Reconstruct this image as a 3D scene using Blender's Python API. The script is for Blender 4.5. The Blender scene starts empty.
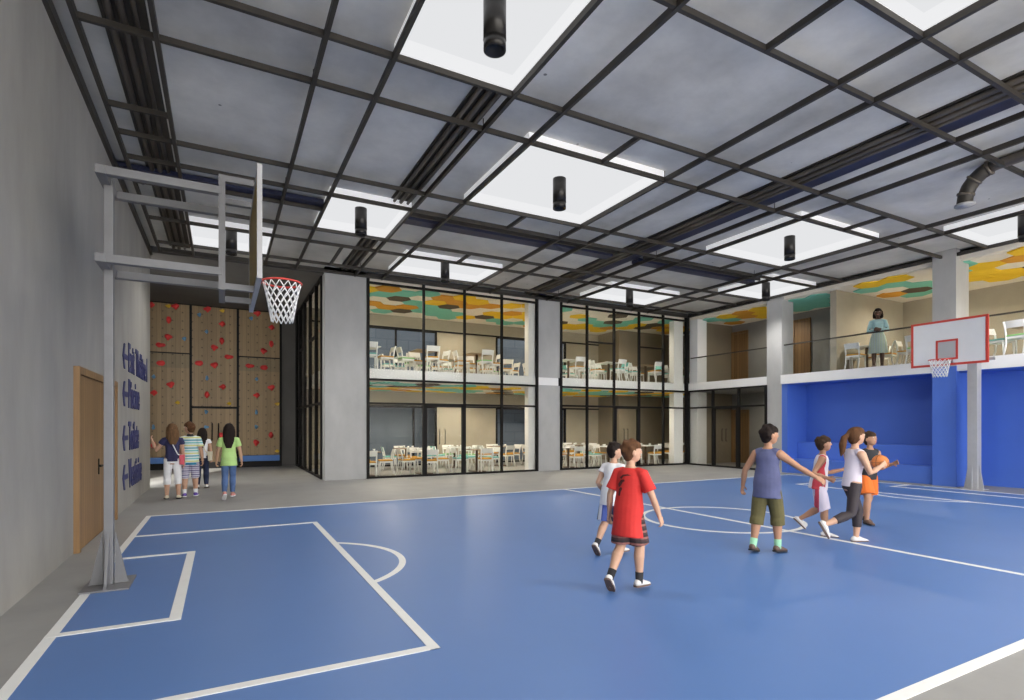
import bpy, bmesh, math, random
from mathutils import Vector, Matrix
from mathutils.bvhtree import BVHTree
PI = math.pi
SC = bpy.context.scene
COL = SC.collection
R = math.radians
rnd = random.Random(7)

# ------------------------------------------------------------------ camera
YAW = math.atan2(512 - 222.5, 546.0)
CS, CC = math.sin(YAW), math.cos(YAW)
cam = bpy.data.cameras.new('camera')
cam.sensor_width = 36.0
cam.lens = 546.0 / 1024 * 36
cam.shift_y = 75.5 / 1024
cam.clip_end = 200
camo = bpy.data.objects.new('camera', cam)
camo.location = (0, 0, 1.55)
camo.rotation_euler = (PI / 2, 0, -YAW)
COL.objects.link(camo)
SC.camera = camo
# ------------------------------------------------------------------ view, world, sun
vs = SC.view_settings
vs.view_transform = 'Standard'
vs.look = 'None'
vs.gamma = 1
vs.use_curve_mapping = False
vs.exposure = 0.5
W = bpy.data.worlds.new('world')
SC.world = W
W.use_nodes = True
bg = W.node_tree.nodes['Background']
bg.inputs[0].default_value = (1.0, 0.985, 0.96, 1)
bg.inputs[1].default_value = 5.0
sun = bpy.data.lights.new('sun', 'SUN')
sun.energy = 4.5
sun.angle = R(0.6)
sun.color = (1, .95, .86)
suno = bpy.data.objects.new('sun', sun)
suno.rotation_euler = Vector((.33, .95, -math.tan(R(40)))).to_track_quat('-Z', 'Y').to_euler()
suno.location = (-10, -20, 20)
COL.objects.link(suno)
TRAY_E = .57          # luminous ceiling trays
DOWN_E = 150          # black cylinder downlights
DINE_E = 80           # unseen fill spots added in the rooms behind the glass


# ------------------------------------------------------------------ mesh helper
class MB:
    def __init__(s):
        s.bm = bmesh.new()
        s.mi = 0

    def _f(s, vs):
        try:
            f = s.bm.faces.new(vs)
            f.material_index = s.mi
            f.smooth = s.sm if hasattr(s, 'sm') else False
            return f
        except ValueError:
            return None

    def box(s, x0, x1, y0, y1, z0, z1):
        v = [s.bm.verts.new((x, y, z)) for x in (x0, x1) for y in (y0, y1) for z in (z0, z1)]
        for q in ((0, 1, 3, 2), (4, 6, 7, 5), (0, 4, 5, 1), (2, 3, 7, 6), (0, 2, 6, 4), (1, 5, 7, 3)):
            s._f([v[i] for i in q])
        return s

    def bar(s, p, q, w, h, up=(0, 0, 1)):
        p, q = Vector(p), Vector(q)
        d = (q - p).normalized()
        up = Vector(up)
        a = d.cross(up)
        if a.length < 1e-5:
            a = d.cross(Vector((0, 1, 0)))
        a.normalize()
        b = a.cross(d).normalized()
        v = []
        for c in (p, q):
            for i, j in ((-1, -1), (1, -1), (1, 1), (-1, 1)):
                v.append(s.bm.verts.new(c + a * (i * w / 2) + b * (j * h / 2)))
        for q4 in ((3, 2, 1, 0), (4, 5, 6, 7), (0, 1, 5, 4), (1, 2, 6, 5), (2, 3, 7, 6), (3, 0, 4, 7)):
            s._f([v[i] for i in q4])
        return s

    def tube(s, pts, rad, n=10, side=None, cap=True):
        """loft of round or elliptical rings; rad entries r or (r_side, r_other)"""
        s.sm = True
        pts = [Vector(p) for p in pts]
        if not isinstance(rad, (list, tuple)):
            rad = [rad] * len(pts)
        rings = []
        ref = Vector(side) if side is not None else None
        for i, p in enumerate(pts):
            t = (pts[min(i + 1, len(pts) - 1)] - pts[max(i - 1, 0)])
            if t.length < 1e-7:
                t = Vector((0, 0, 1))
            t.normalize()
            if ref is None:
                ref = t.orthogonal()
            a = (ref - t * ref.dot(t))
            if a.length < 1e-5:
                a = t.orthogonal()
            a.normalize()
            ref = a.copy() if side is None else ref
            b = t.cross(a)
            r = rad[i]
            ra, rb = (r, r) if not isinstance(r, (list, tuple)) else r
            rings.append([s.bm.verts.new(p + a * (ra * math.cos(2 * PI * k / n)) + b * (rb * math.sin(2 * PI * k / n))) for k in range(n)])
        for i in range(len(rings) - 1):
            for k in range(n):
                s._f([rings[i][k], rings[i][(k + 1) % n], rings[i + 1][(k + 1) % n], rings[i + 1][k]])
        if cap:
            s._f(list(reversed(rings[0])))
            s._f(rings[-1])
        s.sm = False
        return s

    def cyl(s, c, r, z0, z1, n=20):
        return s.tube([(c[0], c[1], z0), (c[0], c[1], z1)], [r, r], n, side=(1, 0, 0))

    def ell(s, c, r, m=None, u=16, v=10):
        s.sm = True
        c = Vector(c)
        m = m or Matrix.Identity(3)
        P = lambda a, b: s.bm.verts.new(c + m @ Vector((r[0] * math.cos(a) * math.sin(b), r[1] * math.sin(a) * math.sin(b), r[2] * math.cos(b))))
        top, bot = P(0, 0), P(0, PI)
        rows = [[P(2 * PI * i / u, PI * j / v) for i in range(u)] for j in range(1, v)]
        for i in range(u):
            k = (i + 1) % u
            s._f([top, rows[0][i], rows[0][k]])
            for j in range(v - 2):
                s._f([rows[j][i], rows[j + 1][i], rows[j + 1][k], rows[j][k]])
            s._f([rows[-1][i], bot, rows[-1][k]])
        s.sm = False
        return s

    def prism(s, poly, ext):
        ext = Vector(ext)
        a = [s.bm.verts.new(Vector(p)) for p in poly]
        b = [s.bm.verts.new(Vector(p) + ext) for p in poly]
        n = len(a)
        s._f(list(reversed(a)))
        s._f(b)
        for i in range(n):
            s._f([a[i], a[(i + 1) % n], b[(i + 1) % n], b[i]])
        return s

    def build(s, name, mat, parent=None, bevel=0, local=False, loc=None):
        bm = s.bm
        bmesh.ops.recalc_face_normals(bm, faces=bm.faces[:])
        if bevel:
            bmesh.ops.bevel(bm, geom=bm.edges[:] + bm.verts[:], offset=bevel, segments=2, affect='EDGES', profile=.6)
        if parent is not None and not local:
            off = Vector(parent.location)
            if parent.parent is not None:
                off = off + Vector(parent.parent.location)
            bmesh.ops.translate(bm, verts=bm.verts[:], vec=-off)
        if loc is not None:
            bmesh.ops.translate(bm, verts=bm.verts[:], vec=-Vector(loc))
        me = bpy.data.meshes.new(name)
        bm.to_mesh(me)
        bm.free()
        for mm in (mat if isinstance(mat, (list, tuple)) else [mat]):
            me.materials.append(mm)
        o = bpy.data.objects.new(name, me)
        COL.objects.link(o)
        if parent is not None:
            o.parent = parent
        if loc is not None:
            o.location = loc
        return o


def tag(o, label=None, cat=None, group=None, kind=None):
    if label:
        o['label'] = label
    if cat:
        o['category'] = cat
    if group:
        o['group'] = group
    if kind:
        o['kind'] = kind
    return o


def empty(name, loc=(0, 0, 0), label=None, cat=None, group=None, kind=None, rz=0):
    o = bpy.data.objects.new(name, None)
    o.empty_display_size = .1
    o.location = loc
    o.rotation_euler = (0, 0, rz)
    COL.objects.link(o)
    return tag(o, label, cat, group, kind)


def dup(root, loc, rz=0, label=None, group=None):
    c = root.copy()
    COL.objects.link(c)
    c.location = loc
    c.rotation_euler = (0, 0, rz)
    if label:
        c['label'] = label
    if group:
        c['group'] = group
    for ch in root.children:
        d = ch.copy()
        COL.objects.link(d)
        d.parent = c
        for g in ch.children:
            e = g.copy()
            COL.objects.link(e)
            e.parent = d
    return c


def struct(name, mb, mat, bevel=0, parent=None):
    o = mb.build(name, mat, parent, bevel)
    if parent is None:
        o['kind'] = 'structure'
    return o


def proj(x, y, z):
    dep = x * CS + y * CC
    return 512 + 546 * (x * CC - y * CS) / dep, 425.5 - 546 * (z - 1.55) / dep


# ------------------------------------------------------------------ materials
def mat(name, col, rough=.6, metal=0, spec=.5, noise=0, scale=3, stretch=(1, 1, 1), spots=0, bump=0, emit=None):
    m = bpy.data.materials.new(name)
    m.use_nodes = True
    nt = m.node_tree
    b = nt.nodes['Principled BSDF']
    b.inputs['Roughness'].default_value = rough
    b.inputs['Metallic'].default_value = metal
    b.inputs['Specular IOR Level'].default_value = spec
    c = tuple(col) + (1,)
    b.inputs['Base Color'].default_value = c
    if emit:
        b.inputs['Emission Color'].default_value = c
        b.inputs['Emission Strength'].default_value = emit
    if noise or spots:
        tc = nt.nodes.new('ShaderNodeTexCoord')
        mp = nt.nodes.new('ShaderNodeMapping')
        mp.inputs['Scale'].default_value = stretch
        nt.links.new(tc.outputs['Object'], mp.inputs[0])
        nz = nt.nodes.new('ShaderNodeTexNoise')
        nz.inputs['Scale'].default_value = scale
        nz.inputs['Detail'].default_value = 6
        nz.inputs['Roughness'].default_value = .62
        nt.links.new(mp.outputs[0], nz.inputs[0])
        cr = nt.nodes.new('ShaderNodeValToRGB')
        cr.color_ramp.elements[0].position = .28
        cr.color_ramp.elements[1].position = .74
        cr.color_ramp.elements[0].color = tuple(v * (1 - noise) for v in col) + (1,)
        cr.color_ramp.elements[1].color = tuple(min(1, v * (1 + noise)) for v in col) + (1,)
        nt.links.new(nz.outputs[0], cr.inputs[0])
        out = cr.outputs[0]
        if spots:
            vo = nt.nodes.new('ShaderNodeTexVoronoi')
            vo.inputs['Scale'].default_value = spots
            nt.links.new(mp.outputs[0], vo.inputs[0])
            lt = nt.nodes.new('ShaderNodeMath')
            lt.operation = 'LESS_THAN'
            lt.inputs[1].default_value = .035
            nt.links.new(vo.outputs['Distance'], lt.inputs[0])
            mx = nt.nodes.new('ShaderNodeMix')
            mx.data_type = 'RGBA'
            nt.links.new(lt.outputs[0], mx.inputs[0])
            nt.links.new(out, mx.inputs[6])
            mx.inputs[7].default_value = tuple(v * .35 for v in col) + (1,)
            out = mx.outputs[2]
        nt.links.new(out, b.inputs['Base Color'])
        if bump:
            bp = nt.nodes.new('ShaderNodeBump')
            bp.inputs['Strength'].default_value = bump
            bp.inputs['Distance'].default_value = .02
            nt.links.new(nz.outputs[0], bp.inputs['Height'])
            nt.links.new(bp.outputs[0], b.inputs['Normal'])
    return m


def mathn(nt, op, a, b=None):
    n = nt.nodes.new('ShaderNodeMath')
    n.operation = op
    for i, v in enumerate((a, b)):
        if v is None:
            continue
        if isinstance(v, (int, float)):
            n.inputs[i].default_value = v
        else:
            nt.links.new(v, n.inputs[i])
    return n.outputs[0]


def wood(name, c1, c2, axis='X', plank=.12, groove=.06, dots=0, rough=.5):
    """vertical boards: the tone changes across `axis`, grain runs along Z"""
    m = bpy.data.materials.new(name)
    m.use_nodes = True
    nt = m.node_tree
    b = nt.nodes['Principled BSDF']
    b.inputs['Roughness'].default_value = rough
    tc = nt.nodes.new('ShaderNodeTexCoord')
    sp = nt.nodes.new('ShaderNodeSeparateXYZ')
    nt.links.new(tc.outputs['Object'], sp.inputs[0])
    u = sp.outputs[axis]
    k = mathn(nt, 'DIVIDE', u, plank)
    fl = mathn(nt, 'FLOOR', k)
    fr = mathn(nt, 'FRACT', k)
    wn = nt.nodes.new('ShaderNodeTexWhiteNoise')
    wn.noise_dimensions = '1D'
    nt.links.new(fl, wn.inputs['W'])
    mp = nt.nodes.new('ShaderNodeMapping')
    mp.inputs['Scale'].default_value = (22, 22, 1.2)
    nt.links.new(tc.outputs['Object'], mp.inputs[0])
    nz = nt.nodes.new('ShaderNodeTexNoise')
    nz.inputs['Scale'].default_value = 1.5
    nz.inputs['Detail'].default_value = 5
    nt.links.new(mp.outputs[0], nz.inputs[0])
    f = mathn(nt, 'ADD', mathn(nt, 'MULTIPLY', wn.outputs[0], .45), mathn(nt, 'MULTIPLY', nz.outputs[0], .6))
    cr = nt.nodes.new('ShaderNodeValToRGB')
    cr.color_ramp.elements[0].position = .1
    cr.color_ramp.elements[1].position = .9
    cr.color_ramp.elements[0].color = tuple(c1) + (1,)
    cr.color_ramp.elements[1].color = tuple(c2) + (1,)
    nt.links.new(f, cr.inputs[0])
    out = cr.outputs[0]
    dark = mathn(nt, 'LESS_THAN', fr, groove)
    if dots:
        du = mathn(nt, 'SUBTRACT', mathn(nt, 'FRACT', mathn(nt, 'DIVIDE', u, dots)), .5)
        dv = mathn(nt, 'SUBTRACT', mathn(nt, 'FRACT', mathn(nt, 'DIVIDE', sp.outputs['Z'], dots)), .5)
        dd = mathn(nt, 'ADD', mathn(nt, 'MULTIPLY', du, du), mathn(nt, 'MULTIPLY', dv, dv))
        dark = mathn(nt, 'MAXIMUM', dark, mathn(nt, 'LESS_THAN', dd, .009))
    mx = nt.nodes.new('ShaderNodeMix')
    mx.data_type = 'RGBA'
    nt.links.new(mathn(nt, 'MULTIPLY', dark, .6), mx.inputs[0])
    nt.links.new(out, mx.inputs[6])
    mx.inputs[7].default_value = tuple(v * .25 for v in c1) + (1,)
    nt.links.new(mx.outputs[2], b.inputs['Base Color'])
    return m


def stripes(name, cols, pitch, axis='Z', rough=.8):
    m = bpy.data.materials.new(name)
    m.use_nodes = True
    nt = m.node_tree
    b = nt.nodes['Principled BSDF']
    b.inputs['Roughness'].default_value = rough
    tc = nt.nodes.new('ShaderNodeTexCoord')
    sp = nt.nodes.new('ShaderNodeSeparateXYZ')
    nt.links.new(tc.outputs['Object'], sp.inputs[0])
    fr = mathn(nt, 'FRACT', mathn(nt, 'DIVIDE', sp.outputs[axis], pitch))
    cr = nt.nodes.new('ShaderNodeValToRGB')
    cr.color_ramp.interpolation = 'CONSTANT'
    for i, c in enumerate(cols):
        e = cr.color_ramp.elements[i] if i < 2 else cr.color_ramp.elements.new(i / len(cols))
        e.position = i / len(cols)
        e.color = tuple(c) + (1,)
    nt.links.new(fr, cr.inputs[0])
    nt.links.new(cr.outputs[0], b.inputs['Base Color'])
    return m


def glass(name, tint, gloss=.06):
    m = bpy.data.materials.new(name)
    m.use_nodes = True
    nt = m.node_tree
    nt.nodes.remove(nt.nodes['Principled BSDF'])
    out = nt.nodes['Material Output']
    tr = nt.nodes.new('ShaderNodeBsdfTransparent')
    tr.inputs[0].default_value = tuple(tint) + (1,)
    gl = nt.nodes.new('ShaderNodeBsdfGlossy')
    gl.inputs['Roughness'].default_value = .03
    lw = nt.nodes.new('ShaderNodeLayerWeight')
    lw.inputs[0].default_value = .18
    f = mathn(nt, 'MULTIPLY', lw.outputs['Fresnel'], gloss * 10)
    mx = nt.nodes.new('ShaderNodeMixShader')
    nt.links.new(f, mx.inputs[0])
    nt.links.new(tr.outputs[0], mx.inputs[1])
    nt.links.new(gl.outputs[0], mx.inputs[2])
    nt.links.new(mx.outputs[0], out.inputs[0])
    return m


def emitter(name, col, e):
    m = bpy.data.materials.new(name)
    m.use_nodes = True
    nt = m.node_tree
    nt.nodes.remove(nt.nodes['Principled BSDF'])
    em = nt.nodes.new('ShaderNodeEmission')
    em.inputs[0].default_value = tuple(col) + (1,)
    em.inputs[1].default_value = e
    nt.links.new(em.outputs[0], nt.nodes['Material Output'].inputs[0])
    return m


M = {}
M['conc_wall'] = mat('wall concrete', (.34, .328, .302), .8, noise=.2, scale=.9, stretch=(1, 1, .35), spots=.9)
M['conc_light'] = mat('pillar concrete', (.42, .42, .415), .75, noise=.12, scale=1.5, stretch=(1, 1, .5), spots=1.2)
M['conc_slab'] = mat('slab concrete', (.66, .645, .61), .7, noise=.3, scale=.55, spots=1.4)
M['conc_floor'] = mat('floor screed', (.29, .286, .276), .6, noise=.1, scale=1.2)
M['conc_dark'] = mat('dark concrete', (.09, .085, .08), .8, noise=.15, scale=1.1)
M['court'] = mat('court blue', (.09, .188, .44), .42, spec=.5, noise=.04, scale=.5)
M['line'] = mat('court line white', (.78, .78, .76), .5, noise=.03, scale=8)
M['blue_pad'] = mat('blue padding', (.07, .165, .6), .55, noise=.05, scale=.8)
M['steel_dark'] = mat('dark bronze steel', (.045, .039, .033), .5, .2, noise=.25, scale=4)
M['steel_pipe'] = mat('pipe steel', (.13, .11, .09), .45, .3, noise=.5, scale=2.5, stretch=(4, .4, 1))
M['navy'] = mat('navy duct', (.035, .04, .085), .5, .2, noise=.2)
M['grey_steel'] = mat('grey painted steel', (.19, .19, .2), .45, .2, noise=.08, scale=6)
M['light_steel'] = mat('pale painted steel', (.42, .42, .43), .5, .1, noise=.06, scale=5)
M['black'] = mat('black metal', (.008, .007, .007), .6, 0, spec=.2, noise=.2)
M['lamp_black'] = mat('lamp black', (.018, .016, .015), .35, .3, noise=.15, scale=5)
M['white'] = mat('white paint', (.82, .82, .82), .6, noise=.02)
M['beige'] = mat('beige plaster', (.36, .32, .25), .8, noise=.08, scale=1.3)
M['beige_dark'] = mat('brown plaster', (.24, .2, .145), .8, noise=.08, scale=1.3)
M['grey_plaster'] = mat('grey plaster', (.28, .275, .27), .8, noise=.1, scale=1.2)
M['cream'] = mat('cream ceiling panel', (.84, .78, .69), .85, noise=.03)
M['hex_yellow'] = mat('yellow felt', (.9, .58, .02), .9, noise=.06)
M['hex_orange'] = mat('orange felt', (.72, .33, .03), .9, noise=.06)
M['hex_aqua'] = mat('aqua felt', (.2, .58, .48), .9, noise=.06)
M['hex_brown'] = mat('brown felt', (.1, .075, .05), .9, noise=.1)
M['tray'] = emitter('luminous ceiling fabric', (.97, .98, 1), TRAY_E)
M['tray_side'] = emitter('luminous tray side', (.98, .985, 1), TRAY_E * 1.08)  # glow added so the sides look as bright as the top
M['tray_rim'] = mat('glowing tray rim', (.85, .85, .86), .6, emit=.3)  # glow put into the material to keep the outer rim white
M['wood_wall'] = wood('door oak', (.17, .09, .035), (.36, .21, .09), 'Y', .13, .09)
M['wood_climb'] = wood('climbing ply', (.17, .11, .05), (.28, .19, .09), 'X', .14, .06, dots=.3)
M['wood_climb_low'] = wood('climbing ply dark', (.13, .09, .042), (.22, .16, .08), 'X', .14, .06, dots=.3)
M['wood_table'] = mat('dark table wood', (.1, .06, .035), .45, noise=.25, scale=6)
M['table_top'] = mat('table top oak', (.3, .21, .13), .4, noise=.15, scale=6)
M['glass'] = glass('clear pane', (.97, .97, .95), .035)
M['rail_glass'] = glass('railing pane', (.97, .98, .98), .03)
M['ochre'] = mat('ochre seat', (.6, .3, .03), .7, noise=.12, scale=9)
M['teal'] = mat('teal seat', (.18, .5, .46), .6, noise=.08, scale=9)
M['green'] = mat('green seat', (.25, .55, .2), .6, noise=.08, scale=9)
M['chair_white'] = mat('chair white', (.8, .8, .78), .45, noise=.02)
M['china'] = mat('china white', (.85, .85, .83), .25, noise=.02)
M['red_paint'] = mat('red paint', (.55, .05, .035), .45, noise=.06)
M['board_white'] = mat('board white', (.72, .73, .75), .35, noise=.03)
M['board_grey'] = mat('board grey', (.4, .41, .43), .4, noise=.04)
M['board_back'] = mat('board back ply', (.3, .2, .03), .5, noise=.15, scale=4)
M['net'] = mat('net cord', (.8, .8, .8), .8, noise=.04)
M['sign_navy'] = mat('sign navy', (.035, .04, .14), .6, noise=.06)
M['hold_red'] = mat('hold red', (.6, .03, .03), .55, noise=.1)
M['hold_blue'] = mat('hold blue', (.1, .22, .36), .55, noise=.1)
M['hold_yellow'] = mat('hold yellow', (.65, .42, .03), .55, noise=.1)
M['mat_blue'] = mat('mat blue', (.06, .16, .42), .6, noise=.06)
M['carpet'] = mat('dining floor', (.62, .6, .52), .5, noise=.3, scale=1.4, stretch=(1, 2.5, 1))

# block wall seen through the rear windows
m = bpy.data.materials.new('outer block wall')
m.use_nodes = True
nt = m.node_tree
bt = nt.nodes.new('ShaderNodeTexBrick')
bt.inputs['Color1'].default_value = (.15, .185, .26, 1)
bt.inputs['Color2'].default_value = (.18, .22, .3, 1)
bt.inputs['Mortar'].default_value = (.125, .16, .23, 1)
bt.inputs['Scale'].default_value = 1.0
bt.inputs['Brick Width'].default_value = .9
bt.inputs['Row Height'].default_value = .42
tc = nt.nodes.new('ShaderNodeTexCoord')
mp = nt.nodes.new('ShaderNodeMapping')
mp.inputs['Rotation'].default_value = (PI / 2, 0, 0)
nt.links.new(tc.outputs['Object'], mp.inputs[0])
nt.links.new(mp.outputs[0], bt.inputs[0])
nt.links.new(bt.outputs[0], nt.nodes['Principled BSDF'].inputs['Base Color'])
nt.nodes['Principled BSDF'].inputs['Roughness'].default_value = .85
M['block'] = m

# ------------------------------------------------------------------ setting: floor and court
XL, XR, YF = -1.59, 16.4, 16.0       # left wall, right wall line, glass front line
YB = -7.0
struct('floor', MB().box(-9, 21, YB, 26, -.3, 0), M['conc_floor'])
M['bounce_ground'] = mat('pale bounce ground', (.6, .58, .54), .8, noise=.08, scale=1)
struct('floor_bounce', MB().box(-30, 40, YB - 30, YB, -.3, -.01), M['bounce_ground'])  # unseen ground outside, added to bounce light up to the ceiling
CX0, CX1, CY0, CY1 = -1.11, 15.77, 1.72, 11.12
CMX, CMY = (CX0 + CX1) / 2, (CY0 + CY1) / 2
court = struct('court_floor', MB().box(CX0, CX1, CY0, CY1, -.05, .004), M['court'])
LM = MB()
lw = .075
LZ = .006


def line(x0, y0, x1, y1, w=lw):
    global LZ
    LZ += .0003
    LM.box(min(x0, x1) - w / 2, max(x0, x1) + w / 2, min(y0, y1) - w / 2, max(y0, y1) + w / 2, .001, LZ)


for (a, b, c, d) in ((CX0, CY0, CX1, CY0), (CX0, CY1, CX1, CY1), (CX0, CY0, CX0, CY1), (CX1, CY0, CX1, CY1), (CMX, CY0, CMX, CY1)):
    line(a, b, c, d)


def arc(cx, cy, r, a0, a1, n=40, w=lw):
    z0, z1 = .001, .0055
    prev = None
    for i in range(n + 1):
        a = a0 + (a1 - a0) * i / n
        cur = [LM.bm.verts.new((cx + rr * math.cos(a), cy + rr * math.sin(a), z)) for rr in (r - w / 2, r + w / 2) for z in (z0, z1)]
        if prev:
            for q in ((0, 1), (1, 3), (3, 2), (2, 0)):
                LM._f([prev[q[0]], prev[q[1]], cur[q[1]], cur[q[0]]])
        prev = cur


for sgn, xe in ((1, CX0), (-1, CX1)):
    xp = xe + sgn * 2.41
    line(xe, 3.62, xp, 3.62)
    line(xe, 9.17, xp, 9.17)
    line(xp, 3.62, xp, 9.17)
    xg = xe + sgn * .775
    line(xe, 5.12, xg, 5.12)
    line(xe, 7.71, xg, 7.71)
    line(xg, 5.12, xg, 7.71, .085)
    half = math.acos(.67 / 1.23)
    base = 0 if sgn > 0 else PI
    arc(xe + sgn * 1.74, CMY, 1.23, base - half, base + half)
arc(CMX, CMY, 1.25, 0, 2 * PI, 72)
LM.build('line_marking', M['line'], court)

# ------------------------------------------------------------------ setting: walls
ZT = 6.6
struct('wall_left', MB().box(XL - .3, XL, YB, 16.2, 0, ZT), M['conc_wall'])
struct('trim_1', MB().box(XL, XL + .05, YB, 16.2, 5.78, 5.9), M['steel_dark'])
# recess with the climbing wall
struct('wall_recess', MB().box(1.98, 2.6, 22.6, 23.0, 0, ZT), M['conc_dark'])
struct('wall_recess_left', MB().box(-2.65, -2.36, 17.6, 22.5, 0, 5.86), M['conc_dark'])  # unseen wall, placed to cut the daylight in the recess
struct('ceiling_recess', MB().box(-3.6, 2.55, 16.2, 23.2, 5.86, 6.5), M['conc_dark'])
struct('sun_cut_slab', MB().box(-8.5, -2.66, 17.25, 23, 2.9, 3.1), M['conc_dark'])  # unseen slab, added to trim the far edge of the sun patch
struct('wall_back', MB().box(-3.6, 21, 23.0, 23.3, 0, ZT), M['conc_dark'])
# facade pillars
PIL = [(2.54, 3.70), (9.48, 10.37)]
for i, (a, b) in enumerate(PIL):
    struct('wall_pillar', MB().box(a, b, YF, YF + .5, 0, ZT), M['conc_light'])
for (a, b) in ((9.17, 9.48), (15.8, 16.28)):
    struct('wall_column', MB().box(a, b, YF + .1, YF + .36, 0, 5.74), M['white'])
struct('wall_column', MB().box(16.5, 17.0, 15.55, 15.95, 0, 5.74), M['white'])
struct('wall_column', MB().box(16.4, 17.0, 11.82, 12.38, 0, ZT), M['conc_light'])
struct('wall_column', MB().box(16.3, 16.95, 6.9, 7.42, 3.05, ZT), M['conc_light'])
struct('wall_column', MB().box(16.3, 17.4, 6.9, 7.42, 0, 3.05), M['blue_pad'])
# storey slab and its white edge
struct('floor_upper_hall', MB().box(2.6, 19.2, YF + .08, 20.6, 2.9, 3.215), M['carpet'])
struct('floor_upper_gallery', MB().box(16.45, 20.6, YB, YF + .08, 2.93, 3.215), M['carpet'])
struct('trim_2', MB().box(3.70, 16.3, YF + .04, YF + .08, 2.92, 3.22), M['white'])
struct('trim_3', MB().box(9.5, 10.35, YF - .012, YF + .0, 2.93, 3.19), M['white'])
struct('trim_4', MB().box(XR, XR + .05, 12.38, 15.95, 2.92, 3.22), M['white'])
struct('trim_5', MB().box(XR - .06, XR + .05, YB, 6.9, 2.92, 3.22).box(XR - .06, XR + .05, 7.42, 11.82, 2.92, 3.22), M['white'])
# rear of the dining halls
RB = 20.5
win = [(4.72, 7.5), (10.1, 13.6)]
for (z0, z1, nm, zt) in ((0, 2.9, 'lower', 2.3), (3.215, 6.0, 'upper', 5.27)):
    w = MB()
    xs = [2.6] + [v for p in win for v in p] + [15.4]
    for i in range(0, len(xs), 2):
        w.box(xs[i], xs[i + 1], RB, RB + .2, z0, z1)
    for a, b in win:
        w.box(a, b, RB, RB + .2, zt, z1)
    struct('wall_hall_' + nm, w, M['beige'])
    struct('wall_hall_end_' + nm, MB().box(15.4, 19.2, 19.0, RB + .2, z0, z1), M['beige_dark'])
    struct('wall_divider_' + nm, MB().box(17.0, 19.2, YF + .0, YF + .18, z0, z1), M['beige_dark'])
    struct('wall_hall_right_' + nm, MB().box(19.0, 19.25, YF, RB + .2, z0, z1), M['beige_dark'])
struct('wall_sun_block', MB().box(2.6, 19.2, 20.5, 20.7, 6.0, 7.5), M['conc_dark'])  # unseen upstand, added to keep the sun off the block wall
struct('floor_sky_block', MB().box(3, 18, 20.72, 21.8, 2.9, 3.1), M['conc_dark'])  # added slab, shuts out the sky to darken the lower windows
struct('wall_outer', MB().box(3, 18, 21.8, 22.0, 0, ZT), M['block'])
n_win = 10
for (z0, zt, lo) in ((0, 2.3, 1), (3.215, 5.27, 0)):
    for (a, b), cuts in zip(win, ((5.85,) if not lo else (6.55, 7.45), (11.9,))):
        r = empty('window_%d' % n_win, ((a + b) / 2, RB, z0), kind='structure')
        n_win += 1
        f = MB()
        f.box(a, b, RB - .03, RB + .06, zt - .07, zt).box(a, b, RB - .03, RB + .06, z0, z0 + .06)
        for x in (a, b - .07):
            f.box(x, x + .07, RB - .03, RB + .06, z0, zt)
        for x in cuts:
            f.box(x - .03, x + .03, RB - .03, RB + .06, z0, zt)
        f.build('window_frame', M['black'], r)
        MB().box(a + .05, b - .05, RB + .02, RB + .03, z0 + .05, zt - .05).build('pane', M['glass'], r)
struct('trim_6', MB().box(2.7, 15.4, RB - .04, RB - .005, 5.24, 5.3), M['black'])
struct('trim_7', MB().box(2.7, 15.4, RB - .04, RB - .005, 2.27, 2.33), M['black'])
# right wing
GB, GC = 19.0, 20.5
struct('wall_lobby_lower', MB().box(GB, GB + .2, 12.0, YF, 0, 2.93), M['grey_plaster'])
struct('wall_lobby_side', MB().box(17.02, GB + .2, 11.83, 12.0, 0, 2.93), M['grey_plaster'])
struct('wall_lobby_upper', MB().box(GB, GB + .2, 10.4, YF, 3.215, 6), M['grey_plaster'])
struct('wall_gallery_partition', MB().box(16.75, GC + .2, 10.2, 10.4, 3.215, 6), M['beige'])
struct('wall_gallery', MB().box(GC, GC + .2, YB, 10.4, 3.215, 6), M['beige'])
struct('wall_niche', MB().box(17.4, 17.6, YB, 11.82, 0, 2.93), M['blue_pad'])
struct('wall_niche_side', MB().box(16.41, 17.4, 11.62, 11.82, 0, 2.93), M['blue_pad'])
struct('ceiling_niche', MB().box(16.42, 17.4, YB, 11.6, 2.9, 2.935), M['blue_pad'])
for a, b, c, d in ((16.42, 17.4, 0, .47), (16.95, 17.4, .47, 1.0)):
    pass
ben = empty('tiered_bench', (16.9, 9.5, 0), 'blue padded two-step bench built along the blue niche wall', 'bench')
MB().box(16.44, 17.39, 7.43, 11.61, 0, .47).build('lower_step', M['blue_pad'], ben, .012)
MB().box(16.92, 17.39, 7.43, 11.61, .471, 1.0).build('upper_step', M['blue_pad'], ben, .012)
# ceilings of the rooms
struct('ceiling_hall_lower', MB().box(2.6, 19.2, YF + .1, 20.6, 2.86, 2.9), M['cream'])
struct('ceiling_hall_upper', MB().box(2.6, 19.2, YF + .1, 20.6, 5.74, 6.0), M['cream'])
struct('ceiling_lobby_lower', MB().box(16.5, 19.2, 11.8, YF, 2.86, 2.93), M['grey_plaster'])
struct('ceiling_gallery', MB().box(16.5, 20.7, YB, YF + .1, 5.74, 6.0), M['cream'])
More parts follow.
